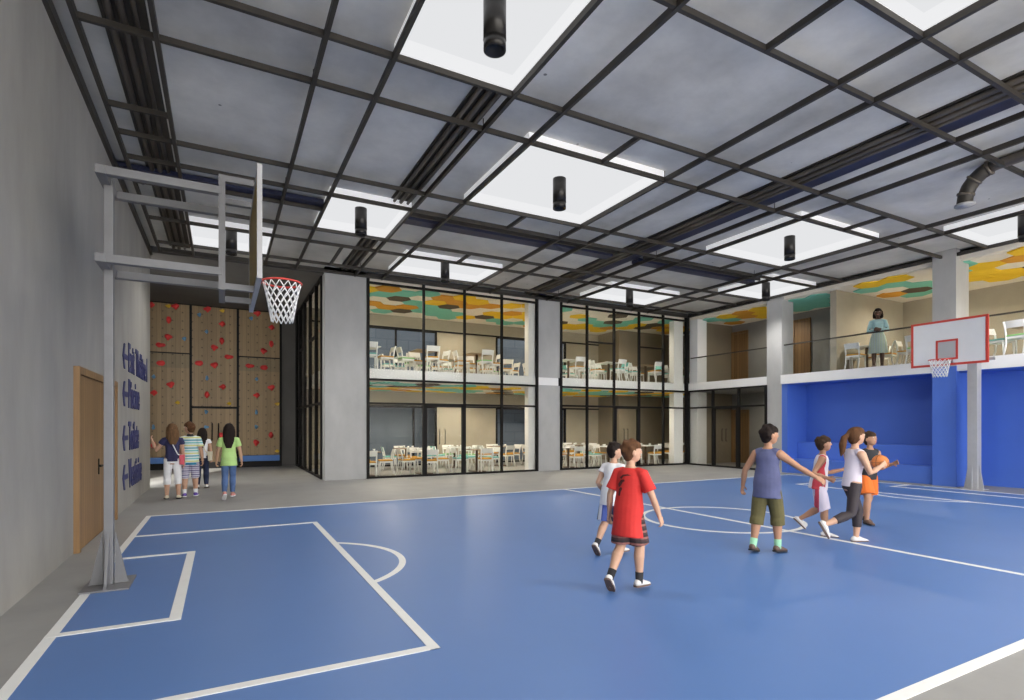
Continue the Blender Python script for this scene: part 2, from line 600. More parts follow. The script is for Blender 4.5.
# hall ceiling slab
TRB = [((1.775, 3.355), (4.17, 6.29)), ((1.775, 3.355), (10.6, 12.6)), ((-.645, 1.01), (13.5, 15.2)), ((4.125, 6.86), (7.22, 9.76)), ((4.125, 6.86), (13.5, 15.2)), ((10.65, 13.5), (7.22, 9.76)),
       ((10.65, 13.5), (13.5, 15.2)), ((14.3, 16.35), (10.6, 12.6)), ((14.3, 16.35), (4.17, 6.29)), ((4.125, 6.86), (1.05, 3.22)), ((10.65, 13.5), (1.05, 3.22)), ((1.775, 3.355), (-1.5, .25)),
       ((7.65, 9.8), (-1.5, .25)), ((4.125, 6.86), (-4.8, -2.3)), ((10.65, 13.5), (-4.8, -2.3))]
SL = MB()
ysl = sorted({v for t in TRB for v in t[1]} | {YB, 16.6})
for ya, yb in zip(ysl[:-1], ysl[1:]):
    xx = XL - .3
    for (x0, x1), (y0, y1) in sorted(TRB):
        if y0 <= ya + .001 and y1 >= yb - .001:
            SL.box(xx, x0, ya, yb, 6.02, 6.3)
            xx = x1
    SL.box(xx, 17.2, ya, yb, 6.02, 6.3)
struct('ceiling', SL, M['conc_slab'])
struct('roof', MB().box(XL - .3, 17.2, YB, 16.6, 6.3, 6.5), M['conc_dark'])
struct('wall_head', MB().box(2.54, 16.6, YF + .0, YF + .25, 5.9, 6.55), M['conc_dark'])
struct('wall_head_right', MB().box(XR + .1, XR + .4, YB, YF, 5.9, 6.55), M['conc_light'])
struct('wall_right_end', MB().box(16.4, 20.7, YB - .3, YB, 0, ZT), M['conc_wall'])

# ------------------------------------------------------------------ ceiling grid
AX = [-1.37, -.645, 1.01, 1.775, 3.355, 4.125, 6.86, 7.65, 9.80, 10.65, 13.5, 14.3, 16.35]
BY = [-5.6, -4.8, -2.3, -1.5, .25, 1.05, 3.22, 4.17, 6.29, 7.22, 9.76, 10.6, 12.6, 13.5, 15.2, 15.93]
grid = empty('ceiling_grid', (7.5, 8, 5.86), 'dark steel ceiling grid hung below the concrete slab', 'ceiling grid', None, 'thing')
GW, GZ0, GZ1 = .05, 5.82, 5.90
for i, x in enumerate(AX):
    MB().box(x - GW / 2, x + GW / 2, YB + .1, 15.97, GZ0, GZ1).build('grid_bar', M['steel_dark'], grid)
for y in BY:
    MB().box(AX[0], AX[-1], y - GW / 2, y + GW / 2, GZ0 + .012, GZ1).build('grid_bar', M['steel_dark'], grid)
for (x, y0, y1) in [(x, a, b) for x in (5.5, 12.1) for a, b in ((6.29, 7.22), (9.76, 10.6), (12.6, 13.5), (3.22, 4.17), (.25, 1.05))] + [(2.55, 13.5, 15.2), (1.4, 12.6, 13.5)][:1]:
    MB().box(x - GW / 2, x + GW / 2, y0, y1, GZ0 + .006, GZ1).build('grid_bar', M['steel_dark'], grid)
for (x0, x1, y) in ((-1.37, -.645, 8.97), (-1.37, -.645, 11.6), (-1.37, -.645, 5.2), (-.645, 1.775, 11.4)):
    MB().box(x0, x1, y - GW / 2, y + GW / 2, GZ0 + .012, GZ1).build('grid_bar', M['steel_dark'], grid)
for (x, y) in [(x, y) for x in (1.01, 3.355, 6.86, 9.8, 13.5) for y in (7.22, 10.6, 15.2)]:
    MB().cyl((x, y), .008, GZ1, 6.03, 6).build('hanger_rod', M['steel_dark'], grid)

# services above the grid
def service(name, label, cat, boxes, pipes):
    x, y, z = (boxes + pipes)[0][0] if pipes and not boxes else ((boxes[0][0] + boxes[0][1]) / 2, (boxes[0][2] + boxes[0][3]) / 2, boxes[0][4])
    r = empty(name, (x, y, z), label, cat)
    for b in boxes:
        MB().box(*b[:6]).build('tray', b[6], r)
    for p, q, rad in pipes:
        MB().tube([p, q], [rad, rad], 12).build('pipe', M['steel_pipe'], r)
    return r


service('cable_run', 'dark pipe run above the ceiling grid along the left wall', 'pipes',
        [(-1.16, -.72, YB, 15.9, 5.995, 6.018, M['steel_dark'])],
        [((-1.07, YB, 5.955), (-1.07, 15.9, 5.955), .038), ((-.95, YB, 5.955), (-.95, 15.9, 5.955), .038), ((-.83, YB, 5.965), (-.83, 15.9, 5.965), .028)])
service('cable_run', 'dark pipe run above the grid between the first two columns of light trays', 'pipes',
        [(2.92, 3.32, 6.3, 10.55, 5.995, 6.018, M['steel_dark']), (2.92, 3.32, 12.61, 15.9, 5.995, 6.018, M['steel_dark'])],
        [((x, a, 5.96), (x, b, 5.96), r_) for x, r_ in ((2.98, .03), (3.11, .038), (3.25, .03)) for a, b in ((6.3, 10.55), (12.61, 15.9))])
service('cable_run', 'wide dark pipe run with a navy channel above the grid right of centre', 'pipes',
        [(8.9, 9.4, YB, 15.9, 5.995, 6.018, M['steel_dark']), (9.4, 9.72, YB, 15.9, 5.985, 6.018, M['navy'])],
        [((8.97, YB, 5.955), (8.97, 15.9, 5.955), .04), ((9.13, YB, 5.95), (9.13, 15.9, 5.95), .045), ((9.3, YB, 5.96), (9.3, 15.9, 5.96), .035)])
service('cross_duct', 'navy cross duct above the grid running from wall to wall', 'duct',
        [(XL + .01, 1.76, 11.2, 11.5, 5.91, 5.99, M['navy']), (3.37, 8.87, 11.2, 11.5, 5.905, 5.99, M['navy']), (9.75, 14.29, 11.2, 11.5, 5.905, 5.99, M['navy']), (3.37, 8.87, 11.0, 11.06, 5.91, 5.99, M['steel_dark']), (9.75, 14.29, 11.0, 11.06, 5.91, 5.99, M['steel_dark'])], [])
du = empty('air_duct', (11.4, 4.3, 5.6), 'dark round air duct elbow turning down through the ceiling grid', 'duct')
ctr = Vector((11.45, 4.25, 5.45))
arcp = [ctr + Vector((0, .47 * math.sin(t), .47 * math.cos(t))) for t in [PI / 2 * k / 6 for k in range(7)]]
MB().tube([(11.45, 3.24, 5.92), (11.45, 3.8, 5.92)] + arcp[:2], .09, 16).build('pipe', M['steel_pipe'], du)
MB().tube(arcp[1:] + [arcp[-1] + Vector((0, 0, -.04))], [.115] * 7, 16).build('elbow', M['steel_dark'], du)
for k in (1, 3, 5):
    a = arcp[k]
    d = (arcp[min(k + 1, 6)] - arcp[k - 1]).normalized()
    MB().tube([a - d * .018, a + d * .018], [.13, .13], 16).build('seam_ring', M['steel_pipe'], du)
e = arcp[-1] + Vector((0, 0, -.04))
MB().tube([e, e + Vector((0, 0, -.03))], [.15, .15], 18).build('flange', M['light_steel'], du)

# ------------------------------------------------------------------ light trays with downlights
TR = [((1.775, 3.355), (4.17, 6.29), 'nearest the camera, over the left court'),
      ((1.775, 3.355), (10.6, 12.6), 'above the left half, by the first pillar'),
      ((-.645, 1.01), (13.5, 15.2), 'before the climbing wall recess'),
      ((4.125, 6.86), (7.22, 9.76), 'large one over the middle of the court'),
      ((4.125, 6.86), (13.5, 15.2), 'along the left glass front'),
      ((10.65, 13.5), (7.22, 9.76), 'large one over the right half of the court'),
      ((10.65, 13.5), (13.5, 15.2), 'along the second glass front'),
      ((14.3, 16.35), (10.6, 12.6), 'beside the right wall, above the grey column'),
      ((14.3, 16.35), (4.17, 6.29), 'above the far basketball hoop'),
      ((4.125, 6.86), (1.05, 3.22), 'at the top right edge of the view'),
      ((10.65, 13.5), (1.05, 3.22), ''), ((1.775, 3.355), (-1.5, .25), ''), ((7.65, 9.8), (-1.5, .25), ''), ((4.125, 6.86), (-4.8, -2.3), ''),
      ((10.65, 13.5), (-4.8, -2.3), '')]
for (x0, x1), (y0, y1), where in TR:
    cx, cy = (x0 + x1) / 2, (y0 + y1) / 2
    hid = not where
    where = where or 'out of view behind the camera'  # these unseen trays are added to light the hall
    r = empty('light_tray', (cx, cy, 5.905), 'white luminous ceiling tray ' + where, 'ceiling light', 'trays out of view' if hid else 'white luminous ceiling trays')
    t = .025
    MB().box(x0, x1, y0, y0 + t, 5.905, 6.12).box(x0, x1, y1 - t, y1, 5.905, 6.12).box(x0, x0 + t, y0 + t, y1 - t, 5.905, 6.12).box(x1 - t, x1, y0 + t, y1 - t, 5.905, 6.12).build('tray_rim', M['tray_rim'], r)
    x0, x1, y0, y1 = x0 + t, x1 - t, y0 + t, y1 - t
    u = .004
    MB().box(x0, x1, y0, y0 + u, 5.907, 6.1).box(x0, x1, y1 - u, y1, 5.907, 6.1).box(x0, x0 + u, y0 + u, y1 - u, 5.907, 6.1).box(x1 - u, x1, y0 + u, y1 - u, 5.907, 6.1).build('tray_side', M['tray_side'], r)
    x0, x1, y0, y1 = x0 - t, x1 + t, y0 - t, y1 + t
    MB().box(x0 + t, x1 - t, y0 + t, y1 - t, 6.10, 6.12).build('diffuser', M['tray'], r)
    L = empty('cylinder_lamp', (cx, cy, 5.54), 'black cylinder downlight, tray ' + where, 'lamp', 'downlights out of view' if hid else 'black cylinder downlights')
    b = MB()
    b.cyl((cx, cy), .122, 5.66, 6.098, 28)
    b.build('lamp_housing', M['lamp_black'], L)
    b = MB()
    prof = [(.12, 5.66), (.12, 5.545), (.105, 5.545), (.09, 5.62), (.0, 5.625)]
    n = 28
    b.sm = True
    rings = [[b.bm.verts.new((cx + r_ * math.cos(2 * PI * k / n), cy + r_ * math.sin(2 * PI * k / n), z_)) for k in range(n)] for r_, z_ in prof[:-1]]
    for i in range(len(rings) - 1):
        for k in range(n):
            b._f([rings[i][k], rings[i][(k + 1) % n], rings[i + 1][(k + 1) % n], rings[i + 1][k]])
    b._f(rings[-1])
    b._f(rings[0])
    b.build('lamp_snout', M['lamp_black'], L)
    MB().cyl((cx, cy), .124, 5.657, 5.664, 28).build('ring', M['black'], L)
    ld = bpy.data.lights.new('downlight', 'SPOT')
    ld.energy = DOWN_E
    ld.spot_size = R(150)
    ld.spot_blend = .8
    ld.shadow_soft_size = .09
    ld.color = (1, .97, .93)
    ld.specular_factor = .3
    lo = bpy.data.objects.new('downlight', ld)
    COL.objects.link(lo)
    lo.parent = L
    lo.location = (0, 0, -.02)

# ------------------------------------------------------------------ glass fronts
def d_handle(r, x, y, axis, z0=.98, z1=1.42, mb=None):
    for o in (-.09, .09):
        p = Vector((x, y, 0))
        u = Vector((1, 0, 0)) if axis == 'x' else Vector((0, 1, 0))
        n = Vector((0, -1, 0)) if axis == 'x' else Vector((-1, 0, 0))
        c = p + u * o
        a, b = c + Vector((0, 0, z0)), c + Vector((0, 0, z1))
        MB().tube([a - n * .0, a + n * .05, a + n * .06 + Vector((0, 0, .02)), b + n * .06 - Vector((0, 0, .02)), b + n * .05, b], .012, 8).build('door_handle', M['black'], r)


def glazing(idx, axis, c, cuts, z0, z1, trans, door=None, extra=(), bw=.06):
    """curtain wall in the plane axis=c; cuts = mullion positions"""
    r = empty('window_%d' % idx, (cuts[0], c, z0) if axis == 'y' else (c, cuts[0], z0), kind='structure')

    def bx(a0, a1, b0, b1, d=.05):
        return (a0, a1, c - d, c + d, b0, b1) if axis == 'y' else (c - d, c + d, a0, a1, b0, b1)
    for i, u in enumerate(cuts):
        w = bw * (1.25 if i in (0, len(cuts) - 1) else 1)
        MB().box(*bx(u - w / 2, u + w / 2, z0, z1)).build('mullion', M['black'], r)
    for t in trans:
        MB().box(*bx(cuts[0], cuts[-1], t - .03, t + .03, .045)).build('transom', M['black'], r)
    for (i, t) in extra:
        MB().box(*bx(cuts[i], cuts[i + 1], t - .025, t + .025, .04)).build('transom', M['black'], r)
    ts = sorted(trans)
    for i in range(len(cuts) - 1):
        for a, b in zip(ts[:-1], ts[1:]):
            MB().box(*bx(cuts[i] + .03, cuts[i + 1] - .03, a + .03, b - .03, .004)).build('pane', M['glass'], r)
    if door is not None:
        a, b = cuts[door], cuts[door + 1]
        f = MB()
        w = .07
        f.box(*bx(a + .02, a + .02 + w, 0, ts[1], .055)).box(*bx(b - .02 - w, b - .02, 0, ts[1], .055)).box(*bx(a, b, ts[1] - w, ts[1] + .02, .055))
        dr = f.build('door', M['black'], r)
        if axis == 'y':
            d_handle(dr, (a + b) / 2 - .1, c - .03, 'x')
        else:
            d_handle(dr, c - .03, (a + b) / 2, 'y')
    return r


def d_fix():
    pass


glazing(1, 'y', YF, [3.74, 5.43, 6.78, 8.1, 9.44], 0, 5.9, [.03, 2.2, 2.9, 5.72], door=1)
glazing(2, 'y', YF, [10.41, 11.52, 12.73, 13.92, 15.13, 16.34], 0, 5.9, [.03, 2.24, 2.9, 5.72], door=2, extra=((1, 4.55), (3, 4.52)))
glazing(3, 'x', XR, [12.4, 13.52, 14.69, 15.93], 0, 2.93, [.03, 2.24, 2.9], door=1)
glazing(4, 'x', 2.54, [16.5, 17.6, 18.9, 20.2, 21.5, 22.6], 0, 5.86, [.03, 2.2, 5.84], extra=((1, 4.3), (3, 4.3)), bw=.09)
struct('trim_8', MB().box(XR - .07, XR + .05, 15.93, 16.05, 0, 5.9), M['black'])
struct('trim_9', MB().box(10.3, 10.37, YF - .03, YF - .002, 2.92, 3.2), M['black'])
struct('wall_hall_side', MB().box(2.6, 2.75, RB + .2, 23, 0, ZT), M['conc_dark'])

# balcony railing
for (a, b, lab) in ((12.4, 15.9, 'thin dark balcony rail with clear glass before the upper lobby'), (7.44, 11.8, 'thin dark balcony rail with clear glass before the standing woman'),
                    (YB + .1, 6.88, 'thin dark balcony rail with clear glass right of the blue column')):
    r = empty('balcony_railing', (XR + .1, a, 3.22), lab, 'railing', 'balcony railings')
    MB().box(XR + .08, XR + .12, a, b, 4.2, 4.24).build('handrail', M['steel_dark'], r)
    MB().box(XR + .095, XR + .105, a, b, 3.22, 4.2).build('glass_panel', M['rail_glass'], r)

# ------------------------------------------------------------------ doors
def wood_door(name, x, y0, y1, z0, h, label=None, handle=True, dirx=1):
    r = empty(name, (x, (y0 + y1) / 2, z0), kind='structure')
    s = dirx
    X = lambda a, b: (min(x + s * a, x + s * b), max(x + s * a, x + s * b))
    f = MB()
    w = .09
    for a, b in ((y0, y0 + w), (y1 - w, y1)):
        f.box(*X(.0, .06), a, b, z0, z0 + h)
    f.box(*X(.0, .06), y0 + w, y1 - w, z0 + h - w, z0 + h)
    f.build('door_frame', M['wood_wall'], r)
    lf = MB().box(*X(.0, .035), y0 + w + .008, y1 - w - .008, z0 + .01, z0 + h - w - .008).build('door_leaf', M['wood_wall'], r)
    if handle:
        hy = y0 + (y1 - y0) * .47
        k = MB().box(*X(.035, .045), hy - .02, hy + .02, z0 + .86, z0 + 1.08)
        k.box(*X(.045, .085), hy - .012, hy + .012, z0 + .97, z0 + .994)
        k.box(*X(.07, .09), hy - .14, hy + .012, z0 + .97, z0 + .994)
        k.build('door_handle', M['black'], r)
    return r


wood_door('door_1', XL, 8.3, 11.05, 0, 2.27)
wood_door('door_2', GB, 15.2, 16.0, 3.215, 2.24, handle=False, dirx=-1)
wood_door('door_3', GB, 12.5, 13.22, 3.215, 2.28, handle=False, dirx=-1)
wood_door('door_4', GB, 15.15, 16.0, 0, 2.2, handle=False, dirx=-1)

# ------------------------------------------------------------------ wall lettering
def lettering(txt, y0, y1, zb, cap, parent):
    cu = bpy.data.curves.new('t', 'FONT')
    cu.body = txt
    cu.size = 1
    cu.extrude = .008
    cu.offset = .018
    cu.resolution_u = 3
    ob = bpy.data.objects.new('t', cu)
    COL.objects.link(ob)
    dg = bpy.context.evaluated_depsgraph_get()
    me = bpy.data.meshes.new_from_object(ob.evaluated_get(dg))
    bpy.data.objects.remove(ob)
    xs = [v.co.x for v in me.vertices]
    x0, x1 = min(xs), max(xs)
    H = .73
    off = Vector(parent.location)
    for v in me.vertices:
        x, y, z = v.co
        v.co = Vector((XL + .009 + z, y0 + (x - x0) / (x1 - x0) * (y1 - y0), zb + y / H * cap)) - off
    me.materials.append(M['sign_navy'])
    o = bpy.data.objects.new('lettering', me)
    COL.objects.link(o)
    o.parent = parent


for txt, y1, zc, what in (('Exit Th\u00e9\u00e2tre I', 15.5, 2.82, 'topmost line of navy wall lettering, for the theatre, on the concrete wall'), ('Piscine', 14.15, 2.13, 'second line of navy wall lettering, for the pool, with a left arrow'),
                          ('Toilete', 14.05, 1.32, 'third line of navy wall lettering, for the toilets, with a left arrow'), ('Vestiaire', 14.5, .6, 'lowest line of navy wall lettering, for the changing rooms, near the floor')):
    r = empty('wall_sign', (XL, 13.5, zc), what, 'sign', 'navy direction lettering on the left wall', 'thing')
    lettering(txt, 12.62, y1, zc - .23, .56, r)
    a = MB()
    x = XL + .002
    a.prism([(x, 12.53, zc - .045), (x, 12.53, zc + .045), (x, 12.0, zc + .045), (x, 12.0, zc - .045)], (.013, 0, 0))
    for sg in (1, -1):
        a.prism([(x, 11.93, zc), (x, 12.06, zc), (x, 12.2, zc + sg * .23), (x, 12.08, zc + sg * .23)], (.014, 0, 0))
    a.build('arrow', M['sign_navy'], r)

# ------------------------------------------------------------------ climbing wall
CY = 22.6
cw = empty('climbing_wall', (-.2, CY, 0), 'tall plywood climbing wall in a dark steel frame at the end of the recess', 'climbing wall', None, 'thing')
zt = 5.83
for (x0, x1, z0, z1, low) in ((-3.28, -1.04, .44, 3.58, 1), (-3.28, -1.04, 3.58, 4.08, 2), (-3.28, -1.04, 4.12, zt, 0), (-.96, .46, 2.24, 3.58, 1), (-.96, .46, 3.58, zt, 0),
                              (.54, 1.94, .44, 3.58, 1), (.54, 1.94, 3.58, 4.08, 2), (.54, 1.94, 4.12, zt, 0)):
    MB().box(x0, x1, CY - .05, CY, z0, z1).build('panel', M['wood_climb_low' if low == 2 else 'wood_climb'], cw)
f = MB()
for x in (-1.0, .5, 1.96):
    f.box(x - .04, x + .04, CY - .08, CY, 0, zt)
f.box(-3.28, 1.96, CY - .08, CY, zt, zt + .06).box(-3.28, 1.96, CY - .07, CY, 0, .22)
f.box(-3.28, -1.0, CY - .08, CY, 4.08, 4.12).box(.5, 1.96, CY - .08, CY, 4.08, 4.12).box(-1.0, .5, CY - .08, CY, 2.17, 2.24)
f.build('frame', M['black'], cw)
for a, b in ((-3.28, -1.04), (.54, 1.92)):
    MB().box(a, b, CY - .12, CY, .22, .43).build('padding', M['mat_blue'], cw, .02)
dr = MB().box(-.95, .45, CY - .06, CY, .24, 2.16).build('door', M['wood_climb'], cw)
for x in (-.33, -.13):
    MB().tube([(x, CY - .06, 1.02), (x, CY - .12, 1.04), (x, CY - .12, 1.6), (x, CY - .06, 1.62)], .022, 8).build('door_handle', M['black'], dr)
HOLDS = {'red': [(151, 304), (175, 304), (207, 308), (257, 312), (169, 320), (168.7, 337.5), (160.7, 345), (160.7, 363), (170.2, 385), (153.5, 393), (153.5, 445), (222, 324), (222, 341), (214.7, 348), (229, 357),
                 (199, 363), (214, 365.5), (222.5, 387), (207, 394.6), (222, 436), (271.5, 327.5), (271.5, 344), (264, 351.5), (250, 366), (264, 367.5), (271, 388), (256.5, 395.5), (271, 435), (256.5, 443)],
         'blue': [(184, 339), (153.5, 376.5), (153.5, 427), (199, 315), (206.5, 331.5), (207, 378), (206.5, 412), (206.5, 427), (251, 318.5), (256.5, 379), (256.5, 412), (256.5, 427)],
         'yellow': [(168, 306), (222, 310), (177.5, 402.5), (229, 403.5), (277, 404), (277, 451)]}
ordn = ['topmost', 'second', 'third', 'fourth', 'fifth', 'sixth', 'seventh', 'eighth', 'ninth', 'tenth', 'eleventh']
def unproj_y(px, py, y):
    r = (px - 512) / 546.0
    u = -(py - 425.5) / 546.0
    d = (CS + r * CC, CC - r * CS, u)
    t = y / d[1]
    return d[0] * t, 1.55 + u * t


for colr, pts in HOLDS.items():
    by = {}
    for p in pts:
        x, z = unproj_y(p[0], p[1], CY - .05)
        pn = 'left' if x < -1 else 'middle' if x < .5 else 'right'
        by.setdefault(pn, []).append((z, x))
    for pn, l in by.items():
        for i, (z, x) in enumerate(sorted(l, reverse=True)):
            z = min(z, zt - .1)
            b = MB()
            rr = {'red': (.12, .07, .1), 'blue': (.065, .05, .07), 'yellow': (.085, .06, .06)}[colr]
            b.ell((x, CY - .055, z), rr, u=12, v=8)
            for v in b.bm.verts:
                q = v.co - Vector((x, CY - .055, z))
                k = 1 + .22 * math.sin(9 * q.x / rr[0] * .35 + i) + .15 * math.sin(7 * q.z / rr[2] * .4 + 2 * i)
                v.co = Vector((x, CY - .055, z)) + q * k
                if colr == 'red' and q.z < 0:
                    v.co.x = x + (v.co.x - x) * (1 + .8 * q.z / rr[2] * .6)
                v.co.y = min(v.co.y, CY - .04)
            o = b.build('climbing_hold', M['hold_' + colr], loc=(x, CY - .05, z))
            tag(o, '%s climbing hold, %s %s one from top, %s column of climbing wall' % (colr, ordn[i], colr, pn) if i else
                '%s climbing hold, topmost %s one, %s column of climbing wall' % (colr, colr, pn), 'climbing hold', colr + ' climbing holds')

# ------------------------------------------------------------------ basketball hoops
def net(cx, cy, z, r0, r1, depth, par, cord=.006):
    b = MB()
    n, lv = 14, 7
    ring = []
    for j in range(lv + 1):
        t = j / lv
        rr = r0 + (r1 - r0) * (t ** .85)
        ring.append([Vector((cx + rr * math.cos(2 * PI * (k + .5 * (j % 2)) / n), cy + rr * math.sin(2 * PI * (k + .5 * (j % 2)) / n), z - depth * t)) for k in range(n)])
    for j in range(lv):
        for k in range(n):
            a = ring[j][k]
            q = (k, (k - 1) % n) if j % 2 == 0 else (k, (k + 1) % n)
            for i in q:
                b.tube([a, ring[j + 1][i]], [cord, cord], 5)
    return b.build('net', M['net'], par)


def rim(cx, cy, z, r, s, par, gap=.16):
    b = MB()
    b.tube([(cx + r * math.cos(a), cy + r * math.sin(a), z) for a in [2 * PI * k / 28 for k in range(29)]], [.011] * 29, 8)
    b.bar((cx - s * r, cy - .07, z - .005), (cx - s * (r + gap), cy - .07, z - .005), .02, .02)
    b.bar((cx - s * r, cy + .07, z - .005), (cx - s * (r + gap), cy + .07, z - .005), .02, .02)
    b.box(min(cx - s * (r + gap), cx - s * (r + gap - .015)), max(cx - s * (r + gap), cx - s * (r + gap - .015)), cy - .1, cy + .1, z - .07, z + .05)
    return b.build('rim', M['red_paint'], par)


def gussets(x, y, par, m, w=.2, h=.52):
    b = MB()
    t = .012
    for sx in (-1, 1):
        b.prism([(x + sx * .045, y - t, 0.02), (x + sx * (.045 + w * .6), y - t, 0.02), (x + sx * (.045 + w * .5), y - t, .06), (x + sx * .05, y - t, h)], (0, 2 * t, 0))
    for sy in (-1, 1):
        b.prism([(x - t, y + sy * .045, 0.02), (x - t, y + sy * (.045 + w), 0.02), (x - t, y + sy * (.045 + w * .8), .06), (x - t, y + sy * .05, h)], (2 * t, 0, 0))
    b.box(x - .19, x + .19, y - .26, y + .26, .005, .022)
    return b.build('base_plate', m, par)


HY = 6.5
lh = empty('basketball_hoop', (-.97, HY, 0), 'near grey steel basketball hoop with long arms, seen side-on by the left wall', 'basketball hoop')
MB().box(-1.008, -.932, HY - .045, HY + .045, .02, 3.94).build('post', M['grey_steel'], lh, .006)
gussets(-.97, HY, lh, M['grey_steel'])
for z in (3.9, 3.09):
    MB().box(-1.03, -.95, HY - .33, HY + .37, z - .04, z + .04).build('cross_bar', M['grey_steel'], lh, .004)
    for y in (HY - .29, HY + .33):
        MB().box(-.95, .0, y - .04, y + .04, z - .038, z + .038).build('arm', M['grey_steel'], lh, .004)
f = MB()
for y in (HY - .29, HY + .33):
    f.box(-.035, .025, y - .035, y + .035, 2.91, 4.06)
    for z in (2.95, 4.03):
        f.box(.025, .284, y - .03, y + .03, z - .03, z + .03)
for z in (2.94, 4.03):
    f.box(-.033, .023, HY - .255, HY + .295, z - .03, z + .03)
f.build('board_bracket', M['grey_steel'], lh)
bd = MB().box(.3, .325, HY - .86, HY + .86, 2.96, 3.98).build('backboard', M['board_white'], lh)
MB().box(.287, .299, HY - .8, HY + .8, 3.02, 3.92).build('rear_panel', M['board_back'], bd)
f = MB()
for y in (HY - .88, HY + .85):
    f.box(.285, .33, y, y + .03, 2.93, 4.0)
for z in (2.93, 3.965):
    f.box(.285, .33, HY - .85, HY + .85, z, z + .035)
f.build('board_frame', M['light_steel'], bd)
rim(.335 + .045 + .2, HY, 3.12, .2, 1, lh, .045)
net(.335 + .045 + .2, HY, 3.11, .195, .11, .42, lh)

HY = 6.44
rh = empty('basketball_hoop', (16.1, HY, 0), 'far basketball hoop with red-edged white backboard before the blue niche', 'basketball hoop')
MB().box(15.98, 16.2, HY - .1, HY + .1, .02, 3.2).build('post', M['light_steel'], rh, .01)
b = MB()
for sy in (-1, 1):
    b.prism([(16.06, HY + sy * .1, .02), (16.06, HY + sy * .2, .02), (16.06, HY + sy * .11, .62)], (.03, 0, 0))
for sx in (-1, 1):
    b.prism([(16.09 + sx * .11, HY - .015, .02), (16.09 + sx * .16, HY - .015, .02), (16.09 + sx * .115, HY - .015, .62)], (0, .03, 0))
b.box(15.93, 16.26, HY - .22, HY + .22, .0, .022)
b.build('base_plate', M['light_steel'], rh)
BX = 14.83
for y in (HY - .3, HY + .3):
    MB().bar((BX + .03, y, 3.12), (15.99, y * .25 + HY * .75, 3.12), .07, .08).build('arm', M['light_steel'], rh)
MB().box(BX + .031, BX + .09, HY - .85, HY + .7, 2.99, 3.05).build('cross_bar', M['light_steel'], rh)
bd = MB().box(BX, BX + .03, HY - .74, HY + .74, 2.96, 3.98).build('backboard', M['board_white'], rh)
f = MB()
for y in (HY - .76, HY + .71):
    f.box(BX - .008, BX + .032, y, y + .05, 2.94, 4.0)
for z in (2.94, 3.95):
    f.box(BX - .008, BX + .032, HY - .71, HY + .71, z, z + .05)
f.build('border', M['red_paint'], bd)
f = MB()
y0, y1 = HY - .03, HY + .4
y0, y1 = HY - .2, HY + .24
for y in (y0, y1 - .045):
    f.box(BX - .006, BX, y, y + .045, 3.07, 3.54)
for z in (3.07, 3.495):
    f.box(BX - .006, BX, y0 + .045, y1 - .045, z, z + .045)
f.build('target_square', M['red_paint'], bd)
MB().box(BX - .004, BX, y0 + .045, y1 - .045, 3.115, 3.495).build('target_panel', M['board_grey'], bd)
rim(BX - .145 - .21, HY, 3.05, .21, -1, rh)
net(BX - .145 - .21, HY, 3.04, .2, .13, .38, rh, .007)

# ------------------------------------------------------------------ hexagonal ceiling panels
def hexes(zc, x0, x1, y0, y1, room, cond, dens=.2, s=.42):
    """s = half of the point-to-point width along X"""
    dx, dy = 1.5 * s, math.sqrt(3) * s
    r2 = random.Random(sum(map(ord, room)))
    cells = []
    j = 0
    ci = 0
    x = x0 + s
    while x + s <= x1:
        y = y0 + dy / 2 + (dy / 2 if ci % 2 else 0)
        rj = 0
        while y + dy / 2 <= y1:
            q = math.sin(x * 1.3 + y * 2.1) + math.sin(x * .7 - y * 1.7) + r2.uniform(-2.2, 2.2)
            if cond(x, y, zc) and not (15.4 - s < x and y > 19 - s and x < 19.2 and y < 21):
                k = None
                if q > .95 - dens:
                    k = 'yellow' if r2.random() < .65 else 'orange'
                elif q < -1.25 + dens:
                    k = 'aqua'
                elif q < -.75 + dens:
                    k = 'brown'
                cells.append((ci, rj, x, y, k))
            y += dy
            rj += 1
        x += dx
        ci += 1
    cnt = {}
    for ci, rj, x, y, k in sorted(cells, key=lambda c: (c[1], c[0])):
        if k is None:
            k = 'cream'
        cnt[(k, rj)] = cnt.get((k, rj), 0) + 1
        n = cnt[(k, rj)]
        th = .035 if k != 'cream' else .02
        a = s * .985
        o = MB().prism([(x + a * math.cos(t), y + a * math.sin(t), zc - th) for t in [PI / 3 * i for i in range(6)]], (0, 0, th - .002)).build('acoustic_panel', M['cream' if k == 'cream' else 'hex_' + k], loc=(x, y, zc))
        rown = ['first', 'second', 'third', 'fourth', 'fifth', 'sixth', 'seventh', 'eighth', 'ninth', 'tenth', 'eleventh', 'twelfth']
        tag(o, '%s hexagonal panel, number %d of its colour, %s row from %s' % (k, n, rown[min(rj, 11)], room), 'ceiling panel', 'hexagonal panels of the ' + room.split(',')[-1].strip())


def vis_bay(x, y, z, m=18):
    px, py = proj(x, y, z)
    yf = proj(x * YF / y, YF, 0)
    return (366 - m < px < 538 + m) or (560 - m < px < 686 + m)


hexes(5.738, 2.8, 18.9, YF + .12, RB - .1, 'glass, upper dining ceiling', lambda x, y, z: vis_bay(x, y, z, 25))
hexes(2.858, 2.8, 18.9, YF + .12, RB - .1, 'glass, ground-floor dining ceiling', lambda x, y, z: vis_bay(x, y, z, 20))


def vis_gal(x, y, z):
    px, py = proj(x, y, z)
    return px < 1060


hexes(5.738, 16.52, 20.5, 4.6, 10.2, 'near end, right gallery ceiling', vis_gal, .35)
hexes(5.738, 16.65, 18.9, 10.6, 15.9, 'near end, upper lobby ceiling', lambda x, y, z: True)

